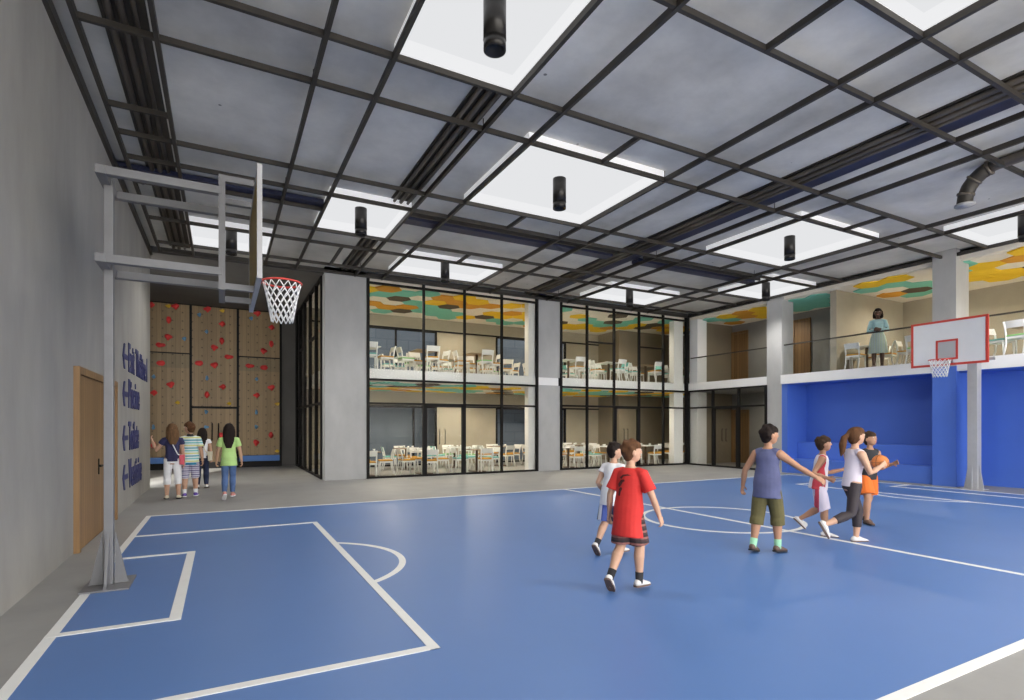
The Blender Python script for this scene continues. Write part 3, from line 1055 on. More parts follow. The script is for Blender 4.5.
# ------------------------------------------------------------------ dining furniture
def make_chair(seat_m, back_m, frame_m):
    t = empty('dining_chair', (0, 0, 0))
    MB().box(-.21, .21, -.2, .22, .445, .485).build('seat', seat_m, t, .012)
    f = MB()
    f.box(-.2, .2, -.19, -.16, .39, .444).box(-.2, .2, .17, .2, .39, .444).box(-.2, -.17, -.16, .17, .39, .444).box(.17, .2, -.16, .17, .39, .444)
    f.build('seat_frame', frame_m, t)
    for sx in (-1, 1):
        MB().tube([(sx * .185, .185, .444), (sx * .185, .195, .2), (sx * .19, .21, 0)], [.02, .019, .015], 8).build('leg', frame_m, t)
        MB().tube([(sx * .19, -.27, 0), (sx * .185, -.2, .22), (sx * .185, -.18, .45), (sx * .19, -.215, .64), (sx * .195, -.26, .8)], [.017, .021, .023, .022, .019], 8).build('leg', frame_m, t)
    b = MB()
    P = []
    for zz, yy in ((.64, -.205), (.8, -.255)):
        P.append([(-.2 + .4 * k / 8, yy - .035 * (1 - ((k - 4) / 4) ** 2), zz) for k in range(9)])
    for k in range(8):
        a, bb, c, d = P[0][k], P[0][k + 1], P[1][k + 1], P[1][k]
        b.prism([a, bb, c, d], (0, .02, 0))
    bmesh.ops.remove_doubles(b.bm, verts=b.bm.verts[:], dist=.0005)
    b.build('backrest', back_m, t)
    return t


def make_table(top_m, round_=False):
    t = empty('dining_table', (0, 0, 0))
    if round_:
        MB().cyl((0, 0), .42, .725, .75, 32).build('table_top', top_m, t)
    else:
        MB().box(-.37, .37, -.37, .37, .725, .75).build('table_top', top_m, t, .006)
    MB().cyl((0, 0), .045, .02, .722, 14).build('pedestal', M['wood_table'], t)
    MB().box(-.24, .24, -.24, .24, 0, .022).build('base', M['wood_table'], t, .006)
    return t


CW = M['chair_white']
KIND = {'ochre': make_chair(M['ochre'], CW, CW), 'teal': make_chair(M['teal'], CW, CW), 'green': make_chair(M['green'], CW, CW), 'all teal': make_chair(M['teal'], M['teal'], CW)}
used_k = {}
TAB = {'dark': make_table(M['table_top']), 'white': make_table(M['white'])}
plate0 = empty('place_setting', (0, 0, 0))
b = MB()
b.tube([(0, 0, 0), (0, 0, .006), (0, 0, .018)], [.06, .075, .115], 20, side=(1, 0, 0))
b.build('plate', M['china'], plate0)
b = MB()
b.tube([(.0, 0, .018), (.0, 0, .03), (0, 0, .075)], [.025, .035, .042], 14, side=(1, 0, 0))
b.build('cup', M['china'], plate0)
pl_used = [False]
ORD = ['first', 'second', 'third', 'fourth', 'fifth', 'sixth', 'seventh', 'eighth', 'ninth']


def place(proto, reg, key, loc, rz, label, cat, group):
    if key not in reg:
        reg[key] = True
        o = proto
        o.location = loc
        o.rotation_euler = (0, 0, rz)
    else:
        o = dup(proto, loc, rz)
    tag(o, label, cat, group)
    return o


def dining(z, hall, tables, plates):
    """tables: (x, y, rowname)"""
    cnt = {}
    for (x, y, row) in tables:
        cnt[row] = cnt.get(row, 0) + 1
        where = '%s %s table of the %s' % (ORD[cnt[row] - 1], row, hall)
        kt = 'white' if rnd.random() < .3 else 'dark'
        place(TAB[kt], used_k, 't' + kt, (x, y, z), 0, '%s square dining table, %s from the left' % ('white-topped' if kt == 'white' else 'dark wooden', where), 'table', 'dining tables of the ' + hall)
        for side, (dx, dy) in (('front', (0, -1)), ('rear', (0, 1)), ('left', (-1, 0)), ('right', (1, 0))):
            k = rnd.choices(['ochre', 'teal', 'green', 'all teal'], [6, 2, 1.6, 1])[0]
            d = .52 + rnd.uniform(0, .14)
            cx, cy = x + dx * d + rnd.uniform(-.05, .05), y + dy * d + rnd.uniform(-.05, .05)
            rz = math.atan2(dx, -dy) + PI * 0 + rnd.uniform(-.22, .22)
            # chair faces +Y locally; it must face the table
            rz = math.atan2(dx, -dy) + rnd.uniform(-.2, .2)
            nm = {'ochre': 'white chair with ochre seat', 'teal': 'white chair with teal seat', 'green': 'white chair with green seat', 'all teal': 'chair with teal seat and back'}[k]
            place(KIND[k], used_k, k, (cx, cy, z), rz, '%s, %s side of %s' % (nm, side, where), 'chair', 'dining chairs of the ' + hall)
            if plates:
                place(plate0, used_k, 'p', (x + dx * .24, y + dy * .24, z + .75), 0, 'white plate and cup on %s side of %s' % (side, where), 'crockery', 'place settings of the ' + hall)


rows = [('front-row', 16.92), ('back-row', 18.9)]
for z, hall, pl in ((0, 'ground-floor hall', True), (3.215, 'upper hall', False)):
    tb = []
    for row, y in rows:
        x = 3.9
        while x < 18.3:
            px, _ = proj(x, y, z + .6)
            if (355 < px < 545 or 553 < px < 690) and not (y > 18 and x > 14.7) and not (8.4 < x < 10.0 and y < 17.5) and not (15.1 < x < 16.9 and y < 17.5):
                tb.append((x, y, row))
            x += 1.86
    dining(z, hall, tb, pl)
dining(3.215, 'right gallery', [(17.5, 9.72, 'gallery'), (17.45, 8.0, 'gallery'), (17.15, 5.75, 'gallery')], False)
tb = None

# unseen fill spots added under the ceilings to brighten the rooms
def fill_spot(x, y, z, e, c=(1, .9, .74)):
    d = bpy.data.lights.new('room_fill', 'SPOT')
    d.spot_size = R(165)
    d.spot_blend = .6
    d.energy = e
    d.color = c
    d.shadow_soft_size = 0
    o = bpy.data.objects.new('room_fill', d)
    o.location = (x, y, z)
    COL.objects.link(o)


for x in (5.0, 8.2, 11.6, 14.6):
    for y in (17.3, 19.2):
        if x > 14 and y > 19:
            continue
        fill_spot(x, y, 2.8, DINE_E * 1.35)
        fill_spot(x, y, 5.68, DINE_E)
fill_spot(17.8, 13.6, 2.8, DINE_E * .6)
fill_spot(17.8, 13.6, 5.68, DINE_E * .6)
for y in (8.6, 5.2, 1.5):
    fill_spot(18.6, y, 5.68, DINE_E * 1.6)

# ------------------------------------------------------------------ people
LATE = []       # objects whose fusing modifiers are applied at the end


def fuse(o, vox, it=6, fac=.5):
    r = o.modifiers.new('fuse', 'REMESH')
    r.mode = 'VOXEL'
    r.voxel_size = vox
    r.use_smooth_shade = True
    k = o.modifiers.new('soft', 'SMOOTH')
    k.factor = fac
    k.iterations = it
    LATE.append(o)


SKIN = {'fair': mat('fair skin', (.56, .33, .22), .55, noise=.05, scale=6), 'tan': mat('tanned skin', (.42, .22, .13), .55, noise=.05, scale=6), 'dark': mat('dark skin', (.1, .05, .03), .5, noise=.06, scale=6)}
HAIR = {'brown': mat('brown hair', (.05, .028, .016), .75, spec=.2, noise=.35, scale=14, stretch=(3, 3, .4)), 'light': mat('light brown hair', (.14, .075, .035), .75, spec=.2, noise=.4, scale=14, stretch=(3, 3, .4)),
        'dark': mat('dark hair', (.016, .01, .008), .75, spec=.2, noise=.35, scale=14, stretch=(3, 3, .4)), 'auburn': mat('auburn hair', (.1, .045, .02), .75, spec=.2, noise=.4, scale=14, stretch=(3, 3, .4))}
FAB = {'red': mat('red jersey', (.62, .03, .025), .8, noise=.12, scale=5), 'white': mat('white cotton', (.8, .8, .82), .85, noise=.05, scale=5), 'navy': mat('navy cotton', (.03, .03, .09), .85, noise=.15, scale=5),
       'slate': mat('slate blue cotton', (.1, .11, .22), .85, noise=.2, scale=5), 'olive': mat('olive cotton', (.11, .095, .035), .85, noise=.2, scale=5), 'leggings': mat('dark leggings', (.035, .026, .03), .7, noise=.2, scale=5),
       'lilac': mat('pale lilac cotton', (.66, .6, .68), .85, noise=.06, scale=5), 'orange': mat('orange shorts', (.75, .16, .02), .8, noise=.1, scale=5), 'black': mat('black cotton', (.02, .02, .024), .8, noise=.2, scale=5),
       'jeans': mat('blue denim', (.09, .16, .34), .85, noise=.3, scale=5), 'darkjeans': mat('dark denim', (.02, .028, .07), .85, noise=.25, scale=5), 'lime': mat('lime cotton', (.5, .75, .27), .85, noise=.12, scale=5),
       'blue_shirt': mat('bright blue hem', (.03, .28, .5), .85, noise=.1, scale=5), 'pale_blue': mat('pale blue blouse', (.36, .56, .58), .85, noise=.15, scale=6), 'pink': mat('pink leather', (.66, .08, .12), .5, noise=.1, scale=5),
       'cream': mat('cream canvas', (.72, .66, .5), .8, noise=.15, scale=9), 'shoe_white': mat('white shoe', (.72, .7, .68), .5, noise=.15, scale=9), 'shoe_brown': mat('brown shoe', (.13, .08, .06), .6, noise=.3, scale=9),
       'shoe_pink': mat('pink shoe', (.6, .25, .22), .6, noise=.25, scale=9), 'shoe_purple': mat('purple shoe', (.14, .08, .4), .6, noise=.2, scale=9), 'mint': mat('mint sock', (.3, .6, .4), .85, noise=.2, scale=9)}
FAB['stripe_teal'] = stripes('teal striped cotton', [(.75, .82, .8), (.08, .38, .5), (.75, .82, .8), (.7, .72, .3), (.75, .82, .8), (.2, .55, .6)], .17)
FAB['jersey_wr'] = stripes('white and red jersey', [(.78, .74, .78), (.78, .74, .78), (.6, .06, .08)], .16, 'X')
FAB['shorts_wr'] = stripes('white and red shorts', [(.75, .68, .8), (.75, .68, .8), (.75, .68, .8), (.6, .06, .1)], .2, 'Y')
FAB['shorts_bw'] = stripes('dark shorts with white side stripes', [(.03, .035, .07), (.03, .035, .07), (.7, .72, .8), (.08, .12, .4)], .24, 'X')
FAB['plaid'] = stripes('grey checked shorts', [(.5, .5, .6), (.14, .12, .25), (.6, .58, .66), (.3, .28, .4)], .09, 'Z')
FAB['skirt_print'] = stripes('pale printed skirt', [(.55, .66, .6), (.7, .74, .68), (.36, .5, .48), (.7, .72, .62), (.5, .62, .4)], .06, 'X')
FAB['check_red'] = stripes('dark checked shorts', [(.06, .03, .03), (.3, .12, .1), (.03, .02, .02)], .06, 'Z')
EYE = mat('eye white', (.75, .73, .7), .3)
IRIS = mat('eye dark', (.02, .013, .01), .3)
LIP = mat('lips', (.4, .1, .08), .5)


def pd(a, b, sg):
    a, b = R(a), R(b)
    return Vector((sg * math.sin(b), math.cos(b) * math.sin(a), -math.cos(b) * math.cos(a)))


def person(label, loc, fwd, H, skin='fair', hair=('brown', 'short'), lean=(0, .06), legs=None, arms=None, head=(0, 0), top='white', sleeve=.5, hem=.06, bottom='black', leglen=.5, loose=.012, skirt=None,
           shoes='shoe_white', socks=None, curl=.5, bare=False, z0=0.0, under=None, collar=None, print_=None, slim=1.0, bust=0.0):
    root = empty('person', (loc[0], loc[1], z0), label, 'person', rz=math.atan2(-fwd[0], fwd[1]))
    X, Y, Z = Vector((1, 0, 0)), Vector((0, 1, 0)), Vector((0, 0, 1))
    T = Vector((lean[0], lean[1], 1)).normalized()
    F = (Y - T * Y.dot(T)).normalized()
    S = F.cross(T) if F.cross(T).x > 0 else T.cross(F)
    Pv = Vector((0, 0, 0))
    neck = Pv + T * .295 * H
    J = {}
    low = 9
    for sg, key in ((-1, 'L'), (1, 'R')):
        a, b, k, fp = legs[key][:4]
        out = legs[key][4] if len(legs[key]) > 4 else 8
        hip = Pv + S * (sg * .047 * H) - T * .01 * H
        kn = hip + pd(a, b, sg) * .245 * H
        an = kn + pd(a - k, b * .4, sg) * .235 * H
        f = Vector((sg * math.sin(R(out)), math.cos(R(fp)), -math.sin(R(fp)))).normalized()
        u = (Z - f * Z.dot(f)).normalized()
        J[key + 'leg'] = (hip, kn, an, f, u)
        for c in (an + f * .105 * H - u * .04 * H, an - f * .035 * H - u * .04 * H):
            low = min(low, c.z)
    sh = Vector((0, 0, -low))
    Pv = Pv + sh
    neck = neck + sh
    for k in J:
        J[k] = tuple(v + sh for v in J[k][:3]) + J[k][3:]
    for sg, key in ((-1, 'L'), (1, 'R')):
        s_ = neck - T * .046 * H + S * (sg * .096 * H)
        ar = arms[key]
        if isinstance(ar[0], (tuple, list)):
            ud, fd = Vector(ar[0]).normalized(), Vector(ar[1]).normalized()
        else:
            a, b, e = ar[:3]
            ud = pd(a, b, sg)
            fd = pd(a + e, ar[3] if len(ar) > 3 else b * .5, sg)
        el = s_ + ud * .165 * H
        wr = el + fd * .14 * H
        J[key + 'arm'] = (s_, el, wr, fd)
    q = .5 * (1 if H > 1.55 else 1.08)
    hw = .07 * H * (1.06 if H < 1.5 else 1)
    hm = Matrix.Rotation(R(head[0]), 3, 'Z') @ Matrix.Rotation(R(-head[1]), 3, 'X')
    C = neck + T * .035 * H + hm @ Vector((0, .012 * H, .07 * H))
    # ---- body: one fused surface
    b = MB()
    lv = [(-.07, .055, .048), (-.03, .076, .058), (.02, .078, .058), (.09, .068, .05), (.16, .075, .055), (.215, .084, .056), (.25, .078, .05), (.275, .056, .042), (.3, .034, .033)]
    b.tube([Pv + T * t * H + F * (bust * H if .14 < t < .24 else 0) for t, _, _ in lv], [(rx * H * slim, ry * H) for _, rx, ry in lv], 18, side=S)
    b.tube([neck - T * .03 * H, neck + T * .02 * H, C - hm @ Vector((0, .015 * H, .03 * H))], [.034 * H, .029 * H, .03 * H], 12)
    # head
    b.ell(C, (.052 * H * 1.05, .064 * H, .07 * H), hm, 20, 14)
    b.ell(C + hm @ Vector((0, .018 * H, -.035 * H)), (.037 * H, .04 * H, .04 * H), hm, 14, 10)
    b.tube([C + hm @ Vector((0, .06 * H, .012 * H)), C + hm @ Vector((0, .069 * H, -.014 * H)), C + hm @ Vector((0, .058 * H, -.019 * H))], [.0055 * H, .0075 * H, .006 * H], 8)
    for sg in (-1, 1):
        b.ell(C + hm @ Vector((sg * .055 * H, -.004 * H, -.006 * H)), (.008 * H, .014 * H, .02 * H), hm, 10, 8)
    for sg, key in ((-1, 'L'), (1, 'R')):
        hip, kn, an, f, u = J[key + 'leg']
        calf = kn.lerp(an, .3) - (F * .006 * H)
        b.tube([hip + T * .03 * H, hip, hip.lerp(kn, .5), kn, calf, kn.lerp(an, .7), an, an - u * .015 * H], [.046 * H, .053 * H * slim, .045 * H * slim, .035 * H, .037 * H, .027 * H, .021 * H, .022 * H], 12)
        b.tube([an - f * .025 * H - u * .018 * H, an - u * .012 * H, an + f * .05 * H - u * .022 * H, an + f * .1 * H - u * .03 * H], [.02 * H, .024 * H, .02 * H, .011 * H], 10)
        s_, el, wr, fd = J[key + 'arm']
        b.tube([s_ - S * (sg * .05 * H) + T * .014 * H, s_, s_.lerp(el, .5), el, el.lerp(wr, .35), wr], [.034 * H, .036 * H, .028 * H, .0225 * H, .0235 * H, .0155 * H], 12)
        # hand: palm, four fingers, thumb
        inn = (-S * sg - fd * (-S * sg).dot(fd))
        inn = inn.normalized() if inn.length > .2 else F
        bl = fd.cross(inn).normalized()          # across the palm
        if bl.dot(F) < 0:
            bl = -bl
        pe = wr + fd * .05 * H
        b.tube([wr - fd * .01 * H, wr + fd * .02 * H, pe], [(.015 * H, .012 * H), (.023 * H, .011 * H), (.024 * H, .0095 * H)], 12, side=bl)
        for i, ln in enumerate((.036, .044, .047, .041)):
            o_ = bl * ((i - 1.5) * .0135 * H)
            r0 = pe + o_ - fd * .006 * H
            c1 = R(25 + 30 * curl)
            c2 = R(45 + 80 * curl)
            m1 = r0 + (fd * math.cos(c1 * .6) + inn * math.sin(c1 * .6)) * ln * .55 * H
            m2 = m1 + (fd * math.cos(c2) + inn * math.sin(c2)) * ln * .5 * H
            b.tube([r0, m1, m2], [.0062 * H, .0058 * H, .0048 * H], 7)
        r0 = wr + fd * .012 * H + bl * .016 * H
        m1 = r0 + (bl * .75 + fd * .6 + inn * .3).normalized() * .026 * H
        b.tube([r0, m1, m1 + (fd * .8 + inn * .5 + bl * .2).normalized() * .024 * H], [.0085 * H, .0068 * H, .0055 * H], 7)
    body = b.build('body', SKIN[skin], root, local=True)
    fuse(body, .0062 * (H / 1.4), 3, .4)
    for sg in (-1, 1):
        c = C + hm @ Vector((sg * .022 * H, .0555 * H, .008 * H))
        e = MB().ell(c, (.0085 * H, .005 * H, .0055 * H), hm, 10, 8).build('eye', EYE, root, local=True)
        MB().ell(c + hm @ Vector((0, .0032 * H, 0)), (.0042 * H, .0035 * H, .0045 * H), hm, 8, 6).build('iris', IRIS, e, local=True)
    MB().ell(C + hm @ Vector((0, .0555 * H, -.039 * H)), (.016 * H, .005 * H, .0045 * H), hm, 10, 6).build('mouth', LIP, root, local=True)
    # ---- hair
    hc, hs = hair
    b = MB()
    b.ell(C + hm @ Vector((0, -.016 * H, .008 * H)), (.061 * H, .062 * H, .07 * H), hm, 18, 12)
    b.ell(C + hm @ Vector((0, -.03 * H, -.03 * H)), (.047 * H, .034 * H, .04 * H), hm, 14, 10)
    b.ell(C + hm @ Vector((0, .004 * H, .034 * H)), (.054 * H, .064 * H, .046 * H), hm, 18, 12)
    if hs == 'short':
        for i in range(16):
            a = rnd.uniform(0, 2 * PI)
            el_ = rnd.uniform(-.3, 1.2)
            if math.sin(a) > .2:
                el_ = rnd.uniform(.75, 1.3)
            b.ell(C + hm @ Vector((.052 * H * math.cos(a) * math.cos(el_), -.014 * H + .054 * H * math.sin(a) * math.cos(el_), .012 * H + .062 * H * math.sin(el_))), (.02 * H, .02 * H, .022 * H), hm, 8, 6)
    elif hs in ('long', 'longer', 'bob'):
        L = {'long': .2, 'longer': .25, 'bob': .075}[hs] * H
        base = C + hm @ Vector((0, -.035 * H, .02 * H))
        nb = C + hm @ Vector((0, -.05 * H, -.06 * H))
        if nb.y > neck.y - .06 * H and hs != 'bob':
            nb.y = min(nb.y, neck.y - .055 * H)
        end = nb - T * (L - .05 * H) - F * .022 * H
        b.tube([base, base.lerp(nb, .6), nb, nb.lerp(end, .5), end], [(.058 * H, .035 * H), (.066 * H, .036 * H), (.07 * H, .03 * H), (.068 * H, .024 * H), (.034 * H, .012 * H)], 14, side=S)
        for sg in (-1, 1):
            a0 = C + hm @ Vector((sg * .054 * H, .002 * H, .03 * H))
            a1 = C + hm @ Vector((sg * .06 * H, -.012 * H, -.04 * H))
            a2 = a1 - T * min(L * .6, .12 * H) - F * .02 * H + S * sg * .006 * H
            b.tube([a0, a1, a2], [.012 * H, .018 * H, .008 * H], 8)
    elif hs == 'pony':
        k0 = C + hm @ Vector((0, -.07 * H, .02 * H))
        b.ell(k0, (.02 * H, .02 * H, .02 * H), hm, 10, 8)
        p = [k0, k0 + Vector((0, -.035 * H, -.03 * H)), k0 + Vector((0, -.05 * H, -.09 * H)), k0 + Vector((-.005 * H, -.05 * H, -.15 * H)), k0 + Vector((-.01 * H, -.06 * H, -.19 * H))]
        b.tube(p, [.014 * H, .026 * H, .03 * H, .022 * H, .006 * H], 10)
    h = b.build('hair', HAIR[hc], root, local=True)
    fuse(h, .008, 3)
    # ---- top
    b = MB()
    d = .009 * H
    hx = .014 if hem > .045 else 0
    tl = [(-hem, .083 + hx + hem * .06, .064 + hx), (min(-.03, -hem * .5), .082 + hx, .064 + hx), (.02, .079 + hx + loose * .3, .06 + hx), (.09, .071 + hx * .7 + loose * .4, .054 + loose * .3), (.16, .077, .057), (.215, .085, .058), (.25, .08, .052), (.272, .058, .044), (.286, .045, .038)]
    b.tube([Pv + T * t * H + F * (bust * H if .14 < t < .24 else 0) for t, _, _ in tl], [(rx * H * slim + d, ry * H + d) for _, rx, ry in tl], 20, side=S)
    for sg, key in ((-1, 'L'), (1, 'R')):
        s_, el, wr, fd = J[key + 'arm']
        if sleeve > 0:
            if sleeve <= 1:
                e_ = s_.lerp(el, sleeve)
                b.tube([s_ - S * sg * .05 * H + T * .012 * H, s_, s_.lerp(e_, .5), e_], [.036 * H, .042 * H, .041 * H, .04 * H + loose * .4 * H], 12)
            else:
                e_ = el.lerp(wr, sleeve - 1)
                b.tube([s_ - S * sg * .055 * H + T * .014 * H, s_, s_.lerp(el, .6), el, e_], [.04 * H, .037 * H, .034 * H, .031 * H, .028 * H], 12)
        else:
            b.tube([s_ - S * sg * .06 * H + T * .02 * H, s_ - S * sg * .012 * H + T * .004 * H], [.034 * H, .039 * H], 10)
    shirt = b.build('shirt', FAB[top], root, local=True)
    fuse(shirt, .009, 3)
    if under:
        b = MB()
        b.tube([Pv - T * (hem + .03) * H, Pv + T * .02 * H], [(.086 * H + d, .064 * H + d), (.08 * H, .06 * H)], 18, side=S)
        b.build('undershirt', FAB[under], root, local=True)
    if collar:
        b = MB()
        b.tube([neck - T * .02 * H - F * .004 * H, neck + T * .022 * H - F * .006 * H], [.045 * H, .036 * H], 16)
        b.build('collar', FAB[collar], root, local=True)
    # ---- bottom
    if skirt:
        b = MB()
        n = 32
        b.sm = True
        rr = []
        for j, (t, r_) in enumerate(((.06, .083), (0, .1), (-.1, .115), (-skirt, .13))):
            rr.append([b.bm.verts.new(Pv + T * t * H + S * ((r_ + (.006 if k % 2 else -.006) * j) * H * math.cos(2 * PI * k / n)) + F * ((r_ * .8 + (.006 if k % 2 else -.006) * j) * H * math.sin(2 * PI * k / n))) for k in range(n)])
        for i in range(3):
            for k in range(n):
                b._f([rr[i][k], rr[i][(k + 1) % n], rr[i + 1][(k + 1) % n], rr[i + 1][k]])
        b._f(rr[0])
        b._f(rr[-1])
        b.build('skirt', FAB[bottom], root, local=True)
    else:
        b = MB()
        hp = [(-.055, .074, .058), (-.02, .079, .061), (.03, .076, .057), (.1, .071, .053)]
        b.tube([Pv + T * t * H for t, _, _ in hp], [(rx * H * slim + .006 * H, ry * H + .006 * H) for _, rx, ry in hp], 18, side=S)
        for sg, key in ((-1, 'L'), (1, 'R')):
            hip, kn, an, f, u = J[key + 'leg']
            lo = loose * H
            g = leglen
            if g <= 1:
                e_ = hip.lerp(kn, g)
                b.tube([hip + T * .02 * H, hip, hip.lerp(e_, .5), e_], [.05 * H, .058 * H * slim, .055 * H * slim + lo * .5, .05 * H + lo], 12)
            else:
                e_ = kn.lerp(an, g - 1)
                b.tube([hip + T * .02 * H, hip, hip.lerp(kn, .5), kn, kn.lerp(e_, .4) - F * .004 * H, e_], [.05 * H, .057 * H * slim, .05 * H * slim + lo * .4, .04 * H + lo * .6, .041 * H + lo * .6, (.046 - .018 * (g - 1)) * H + lo * .6], 12)
        t_ = b.build('trousers' if leglen > 1.2 else 'shorts', FAB[bottom], root, local=True)
        fuse(t_, .009, 3)
    # ---- socks and shoes
    for sg, key in ((-1, 'L'), (1, 'R')):
        hip, kn, an, f, u = J[key + 'leg']
        if socks:
            MB().tube([an + (kn - an).normalized() * .06 * H, an, an - u * .015 * H], [.029 * H, .0255 * H, .027 * H], 12).build('sock', FAB[socks], root, local=True)
        b = MB()
        W_ = f.cross(u)
        P_ = [an - f * .04 * H - u * .02 * H, an - f * .02 * H - u * .012 * H, an + f * .02 * H - u * .014 * H, an + f * .06 * H - u * .022 * H, an + f * .098 * H - u * .028 * H, an + f * .112 * H - u * .031 * H]
        b.tube(P_, [(.016 * H, .014 * H), (.025 * H, .025 * H), (.026 * H, .024 * H), (.028 * H, .017 * H), (.023 * H, .011 * H), (.01 * H, .006 * H)], 12, side=W_)
        sho = b.build('shoe', FAB[shoes], root, local=True)
        b = MB()
        out = [(-.042, .012), (-.035, .022), (0, .025), (.05, .0285), (.09, .026), (.112, .014), (.116, 0)]
        poly = [an + f * x * H + W_ * w_ * H - u * .0405 * H for x, w_ in out] + [an + f * x * H - W_ * w_ * H - u * .0405 * H for x, w_ in reversed(out[:-1])]
        b.prism(poly, u * .012 * H)
        b.build('sole', FAB['white' if shoes != 'shoe_white' else 'shoe_brown'] if shoes in ('shoe_white', 'shoe_pink', 'shoe_purple') else FAB['black'], sho, local=True)
    if print_:
        J['print'] = (Pv, T, F, S)
    J['root'] = root
    J['C'] = C
    J['neck'] = neck
    J['P'] = Pv
    J['TFS'] = (T, F, S)
    J['shirt'] = shirt
    return J


AW = Vector((.66, .78, 0))       # away from the camera, to the middle right
RT = Vector((.78, -.66, 0))      # to the picture's right


def mix(a, r):
    v = AW * a + RT * r
    return (v.x, v.y)


pr = person('boy in a red T-shirt with dark back print running away beside a white-shirted boy', (3.37, 4.02), mix(.85, .5), 1.37, 'fair', ('auburn', 'short'), (0, .1),
            {'L': (-2, 2, 32, 48), 'R': (13, 2, 16, 2)}, {'L': (-12, 16, 20), 'R': (4, 24, 14)}, (-42, -4), 'red', .75, .18, 'check_red', .92, .02, shoes='shoe_white', socks='black', curl=.4)
# dark worn print on the back of the red shirt
T_, F_, S_ = pr['TFS']
pb = MB()
H_ = 1.37
for pts in ([(-.075, .045), (-.03, .072), (.03, .078), (.07, .068), (.03, .064), (-.02, .056), (-.05, .03)], [(-.1, -.02), (-.06, .02), (-.01, .028), (.0, .012), (-.03, .0), (-.05, -.03), (-.085, -.05)],
            [(-.08, -.062), (-.05, -.045), (-.03, -.06), (-.05, -.09), (-.06, -.15), (-.085, -.12)]):
    vs_ = []
    for (a, z_) in pts:
        c = pr['P'] + T_ * (.185 * H_ + z_) + S_ * (a * .8)
        rx, ry = .084 * H_ + .009 * H_, .057 * H_ + .009 * H_
        bk = ry * math.sqrt(max(0, 1 - (a * .8 / rx) ** 2))
        vs_.append(c - F_ * (bk + .004))
    pb.prism(vs_, F_ * .02)
pb.build('shirt_print', mat('faded dark print', (.1, .015, .013), .85, noise=.3, scale=20), pr['root'], local=True)

person('boy in a white sleeveless shirt and striped dark shorts, running behind the red-shirted boy', (4.1, 5.2), mix(.8, .6), 1.3, 'fair', ('dark', 'short'), (0, .12),
       {'L': (-4, 2, 28, 50), 'R': (12, 2, 12, 0)}, {'L': (-22, 14, 70), 'R': (15, 15, 60)}, (-40, -4), 'white', .35, .1, 'shorts_bw', .95, .03, shoes='shoe_white', socks='black')
person('boy in a slate blue sleeveless top and olive knee trousers with one arm stretched out', (5.86, 4.42), mix(.78, .62), 1.53, 'tan', ('dark', 'short'), (0, .05),
       {'L': (-8, 3, 8, 12), 'R': (12, 3, 14, 4)}, {'L': (-8, 30, 22), 'R': ((.72, .35, -.6), (.74, .38, -.52))}, (-38, 0), 'slate', 0, .1, 'olive', 1.28, .022, shoes='shoe_brown', socks='mint', curl=.35)
person('boy in a white and red basketball kit running with bent arms', (7.46, 4.8), mix(-.25, .97), 1.4, 'tan', ('brown', 'short'), (0, .12),
       {'L': (6, 3, 62, 45), 'R': (12, 3, 10, 0)}, {'L': (20, 14, 85), 'R': (-30, 18, 98, -12)}, (10, -4), 'jersey_wr', 0, .06, 'shorts_wr', 1.05, .028, shoes='shoe_white', curl=.6)
pg = person('girl in a pale lilac top and dark leggings with a ponytail, striding with a basketball', (7.31, 4.25), mix(.22, .97), 1.55, 'fair', ('auburn', 'pony'), (0, .09),
            {'L': (22, 2, 26, 0), 'R': (-10, 3, 58, 62)}, {'L': ((-.22, .3, -.93), (.32, .84, .4)), 'R': ((.22, .3, -.93), (-.3, .84, .4))}, (5, -2), 'lilac', 0, .025, 'leggings', 1.62, .0, shoes='shoe_white', slim=.92, curl=.3, bust=.006)
pbb = person('boy in a black vest and orange shorts facing the girl with the basketball', (9.0, 4.98), mix(-.75, .3), 1.44, 'tan', ('brown', 'short'), (0, .08),
             {'L': (-12, 4, 10, 14), 'R': (16, 4, 18, 0)}, {'L': (15, 8, 95), 'R': (15, 12, 90)}, (15, -10), 'black', 0, .04, 'orange', .8, .03, shoes='shoe_brown', curl=.2)
# the ball in her hands
rt = pg['root']
wl, wrr = pg['Larm'][2], pg['Rarm'][2]
mid = (wl + wrr) / 2 + (pg['Larm'][3] + pg['Rarm'][3]).normalized() * .085
bw = Matrix.Rotation(rt.rotation_euler.z, 4, 'Z') @ mid + Vector(rt.location)
ball = empty('basketball', bw, 'orange basketball held between the two hands of the ponytailed girl', 'ball')
M['ball'] = mat('basketball leather', (.62, .2, .05), .6, noise=.12, scale=12)
BRAD = .1
MB().ell((0, 0, 0), (BRAD,) * 3, u=28, v=18).build('ball_skin', M['ball'], ball, local=True)
sb = MB()
for m_ in (Matrix.Identity(3), Matrix.Rotation(PI / 2, 3, 'X'), Matrix.Rotation(PI / 2, 3, 'Y')):
    sb.tube([m_ @ Vector((BRAD * math.cos(2 * PI * k / 30), BRAD * math.sin(2 * PI * k / 30), 0)) for k in range(31)], [.0022] * 31, 5)
sb.build('seam', FAB['black'], ball, local=True)

